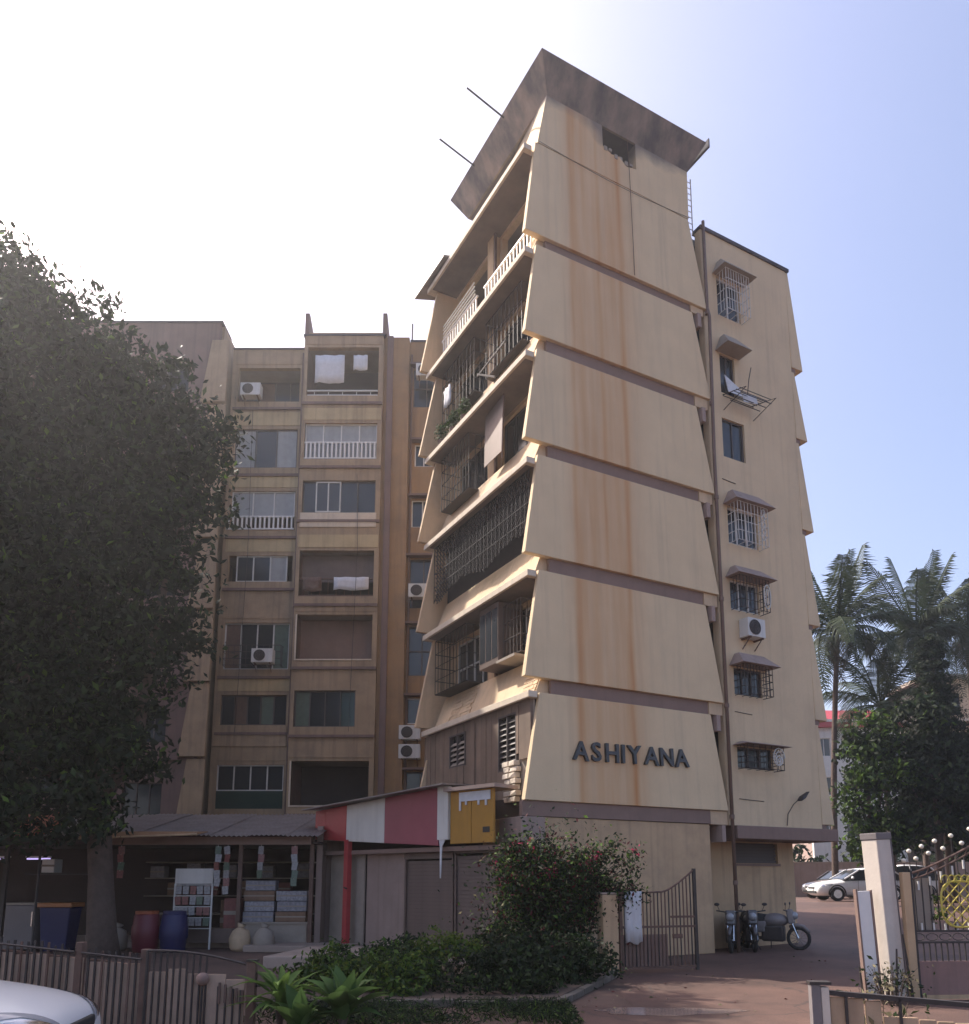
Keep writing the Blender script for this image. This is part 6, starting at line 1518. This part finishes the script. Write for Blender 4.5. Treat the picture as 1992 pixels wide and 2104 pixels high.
    mb = MB(); mb.box(-0.06, -0.5, 0.33, 0.018, 0.5, 0.44); mb.build('lower_intake', M['rubber'], t, bevel=0.02)
    mb = MB(); mb.box(0.012, -0.26, 0.45, 0.028, 0.26, 0.53); mb.build('number_plate', M['white'], t)
    return t
car('white_car', 'white car nosing into the bottom left corner by the fence', (-3.2, 6.6, 0), R(8), M['carw'])
car('parked_sedan', 'white sedan parked in the yard behind the tower, side on', (14.7, 37.2, 0.80), R(180), M['carw'])
car('parked_dark_car', 'dark car parked behind the white sedan in the yard', (16.2, 41.2, 0.80), R(200), M['card'])
car('parked_van_car', 'taller pale car standing right of the dark car in the yard', (19.2, 43.0, 0.80), R(170), M['carw'], 0.25)

def motorbike(label, loc, rz, body, group='motorbikes under the wing'):
    t = thing('motorbike', label, 'motorbike', loc, rz, group)
    for x_ in (0.62, -0.62):
        mb = MB(); mb.tube([(x_ + 0.25 * math.cos(a), 0, 0.29 + 0.25 * math.sin(a)) for a in ticks(0, 2 * PI, 20)], 0.045, 8, caps=False); w_ = mb.build('wheel', M['rubber'], t, smooth=True)
        mb = MB()
        for k in range(6):
            a = PI * k / 6; mb.tube([(x_ + 0.22 * math.cos(a), 0, 0.29 + 0.22 * math.sin(a)), (x_ - 0.22 * math.cos(a), 0, 0.29 - 0.22 * math.sin(a))], 0.008, 4)
        mb.tube([(x_, -0.05, 0.29), (x_, 0.05, 0.29)], 0.06, 10); mb.build('rim', M['chrome'], w_)
    mb = MB()
    for s_ in (-1, 1): mb.tube([(0.62, 0.07 * s_, 0.29), (0.42, 0.07 * s_, 0.85)], 0.022, 6)
    mb.build('fork', M['chrome'], t)
    mb = MB(); mb.tube([(0.36, -0.33, 0.98), (0.40, -0.12, 0.95), (0.40, 0.12, 0.95), (0.36, 0.33, 0.98)], 0.016, 6); mb.build('handlebar', M['iron'], t)
    for s_ in (-1, 1):
        mb = MB(); mb.tube([(0.38, 0.25 * s_, 0.97), (0.4, 0.3 * s_, 1.1)], 0.008, 4); mb.sphere((0.4, 0.31 * s_, 1.13), 0.05, 8, 5, sc=(0.4, 1.3, 0.8)); mb.build('mirror', M['iron'], t)
    mb = MB(); mb.sphere((0.54, 0, 0.84), 0.10, 12, 8); mb.build('headlight', M['lens'], t, smooth=True)
    mb = MB(); mb.sphere((0.08, 0, 0.72), 0.27, 12, 8, sc=(1.25, 0.7, 0.65)); mb.build('tank', body, t, smooth=True)
    mb = MB(); mb.tube([(-0.1, 0, 0.74), (-0.4, 0, 0.74), (-0.75, 0, 0.80)], [0.12, 0.16, 0.11], 8); mb.build('seat', M['rubber'], t, smooth=True)
    mb = MB(); mb.box(-0.25, -0.15, 0.2, 0.3, 0.15, 0.6); mb.build('engine', M['iron'], t, bevel=0.05)
    mb = MB(); mb.hexa([(-0.7, -0.15, 0.42), (-0.15, -0.17, 0.42), (-0.15, 0.17, 0.42), (-0.7, 0.15, 0.42)], [(-0.8, -0.12, 0.72), (-0.1, -0.14, 0.7), (-0.1, 0.14, 0.7), (-0.8, 0.12, 0.72)]); mb.build('side_cover', body, t, bevel=0.04)
    mb = MB(); mb.hexa([(0.42, -0.13, 0.62), (0.56, -0.09, 0.66), (0.56, 0.09, 0.66), (0.42, 0.13, 0.62)], [(0.36, -0.15, 0.98), (0.5, -0.10, 1.0), (0.5, 0.10, 1.0), (0.36, 0.15, 0.98)]); mb.build('fairing', body, t, bevel=0.03)
    mb = MB(); mb.tube([(0.1, 0.14, 0.3), (-0.3, 0.17, 0.25), (-0.85, 0.17, 0.34)], 0.035, 6); mb.build('exhaust', M['chrome'], t)
    mb = MB(); mb.tube([(0.88, 0, 0.42), (0.75, 0, 0.58), (0.58, 0, 0.61), (0.42, 0, 0.55)], 0.05, 6); mb.build('mudguard', body, t, smooth=True)
    mb = MB(); mb.tube([(-0.4, 0, 0.6), (-0.75, 0, 0.62), (-0.92, 0, 0.45)], 0.06, 6); mb.build('mudguard', body, t, smooth=True)
    mb = MB(); mb.tube([(0.42, 0, 0.8), (0.1, 0, 0.6), (-0.6, 0, 0.6)], 0.03, 6); mb.tube([(0.0, 0, 0.3), (-0.62, 0, 0.29), (-0.4, 0, 0.66)], 0.022, 6); mb.tube([(-0.05, 0.05, 0.3), (-0.1, 0.25, 0.0)], 0.012, 5); mb.build('frame', M['iron'], t)
    return t
motorbike('black motorbike nearest the tower corner under the wing', (5.98, 20.15, 0.0), R(-112), M['card'])
motorbike('middle motorbike of the three under the wing', (6.5, 20.45, 0.0), R(-100), M['card'])
motorbike('grey motorbike standing side-on farthest from the tower corner', (7.15, 20.75, 0.0), R(-30), M['tin'])

# ------------------------------------------------------------------ houses beyond the yard
h = thing('red_roofed_house', 'distant house with red and white roof edge behind the palms', 'house', (28.5, 61, 0.5))
mb = MB(); mb.wall('x', 0, 0.3, -4, 3, 0, 12.8, [(-3.2 + 1.8 * k, -2.2 + 1.8 * k, z, z + 1.4) for k in range(4) for z in (1.2, 4.4, 7.6, 10.6)]); mb.build('wall', M['swhite'], h)
mb = MB(); mb.box(-4, 0.31, 0, 3, 6, 12.8); mb.build('house_body', M['mauve'], h)
mb = MB(); mb.box(-4.3, -0.4, 12.81, 3.3, 6.3, 13.2); mb.build('roof_edge', M['red'], h)
mb = MB(); mb.box(-4.35, -0.45, 13.201, 3.35, 6.3, 13.4); mb.build('roof_edge', M['swhite'], h)
mb = MB(); mb.hexa([(-4.3, -0.4, 13.401), (3.3, -0.4, 13.401), (3.3, 6.3, 13.401), (-4.3, 6.3, 13.401)], [(-3, 2, 14.6), (2, 2, 14.6), (2, 4, 14.6), (-3, 4, 14.6)]); mb.build('roof', M['red'], h)
for k in range(4):
    for z in (1.2, 4.4, 7.6, 10.6): window(h, 'x', 0.12, -3.2 + 1.8 * k, -2.2 + 1.8 * k, z, z + 1.4, 2, 1)
h = thing('pale_house', 'distant pale house with dark balconies at the right edge', 'house', (38, 60, 0.5))
hs = [(-3.6 + 2.6 * k, -2.0 + 2.6 * k, z, z + 1.7) for k in range(4) for z in (1.0, 4.2, 7.4, 10.6, 13.6)]
mb = MB(); mb.wall('x', 0, 0.3, -4.5, 7, 0, 16.4, hs); mb.build('wall', M['cream'], h)
mb = MB(); mb.box(-4.5, 0.31, 0, 7, 6, 16.3); mb.build('house_body', M['room'], h)
mb = MB(); mb.box(-4.8, -0.4, 16.41, 7.3, 6.3, 16.7); mb.build('roof', M['soffit'], h)
for q in hs: window(h, 'x', 0.12, *q, 2, 1, 'dframe')
for z in (3.6, 6.8, 10.0, 13.0):
    mb = MB(); mb.box(-4.6, -0.9, z, 7, -0.001, z + 0.15); mb.build('balcony_slab', M['lip'], h)
# low boundary wall closing the yard
t = thing('yard_wall', 'low plastered boundary wall behind the parked cars', 'wall', (12, 47, 0.78))
mb = MB(); mb.box(-1, 0, -0.2, 30, 0.2, 1.9); mb.build('wall_face', M['mauve'], t)
mb = MB(); mb.box(-1.05, -0.05, 1.901, 30, 0.25, 1.98); mb.build('coping', M['conc'], t)
# ------------------------------------------------------------------ added haze volume that imitates lens glare
hm = bpy.data.materials.new('glare_haze'); hm.use_nodes = True
hn = hm.node_tree; hn.nodes.clear()
vo = hn.nodes.new('ShaderNodeVolumePrincipled'); ho = hn.nodes.new('ShaderNodeOutputMaterial')
vo.inputs['Color'].default_value = (0.92, 0.93, 0.96, 1)
vo.inputs['Density'].default_value = 0.0011
vo.inputs['Anisotropy'].default_value = 0.65
hn.links.new(vo.outputs[0], ho.inputs['Volume'])
mb = MB(); mb.box(-905, -305, -1.0, 905, 2505, 25.0)
hz = mb.build('haze', hm, kind='stuff'); hz['label'] = 'thin added haze imitating lens glare over the whole place'; hz['category'] = 'haze'
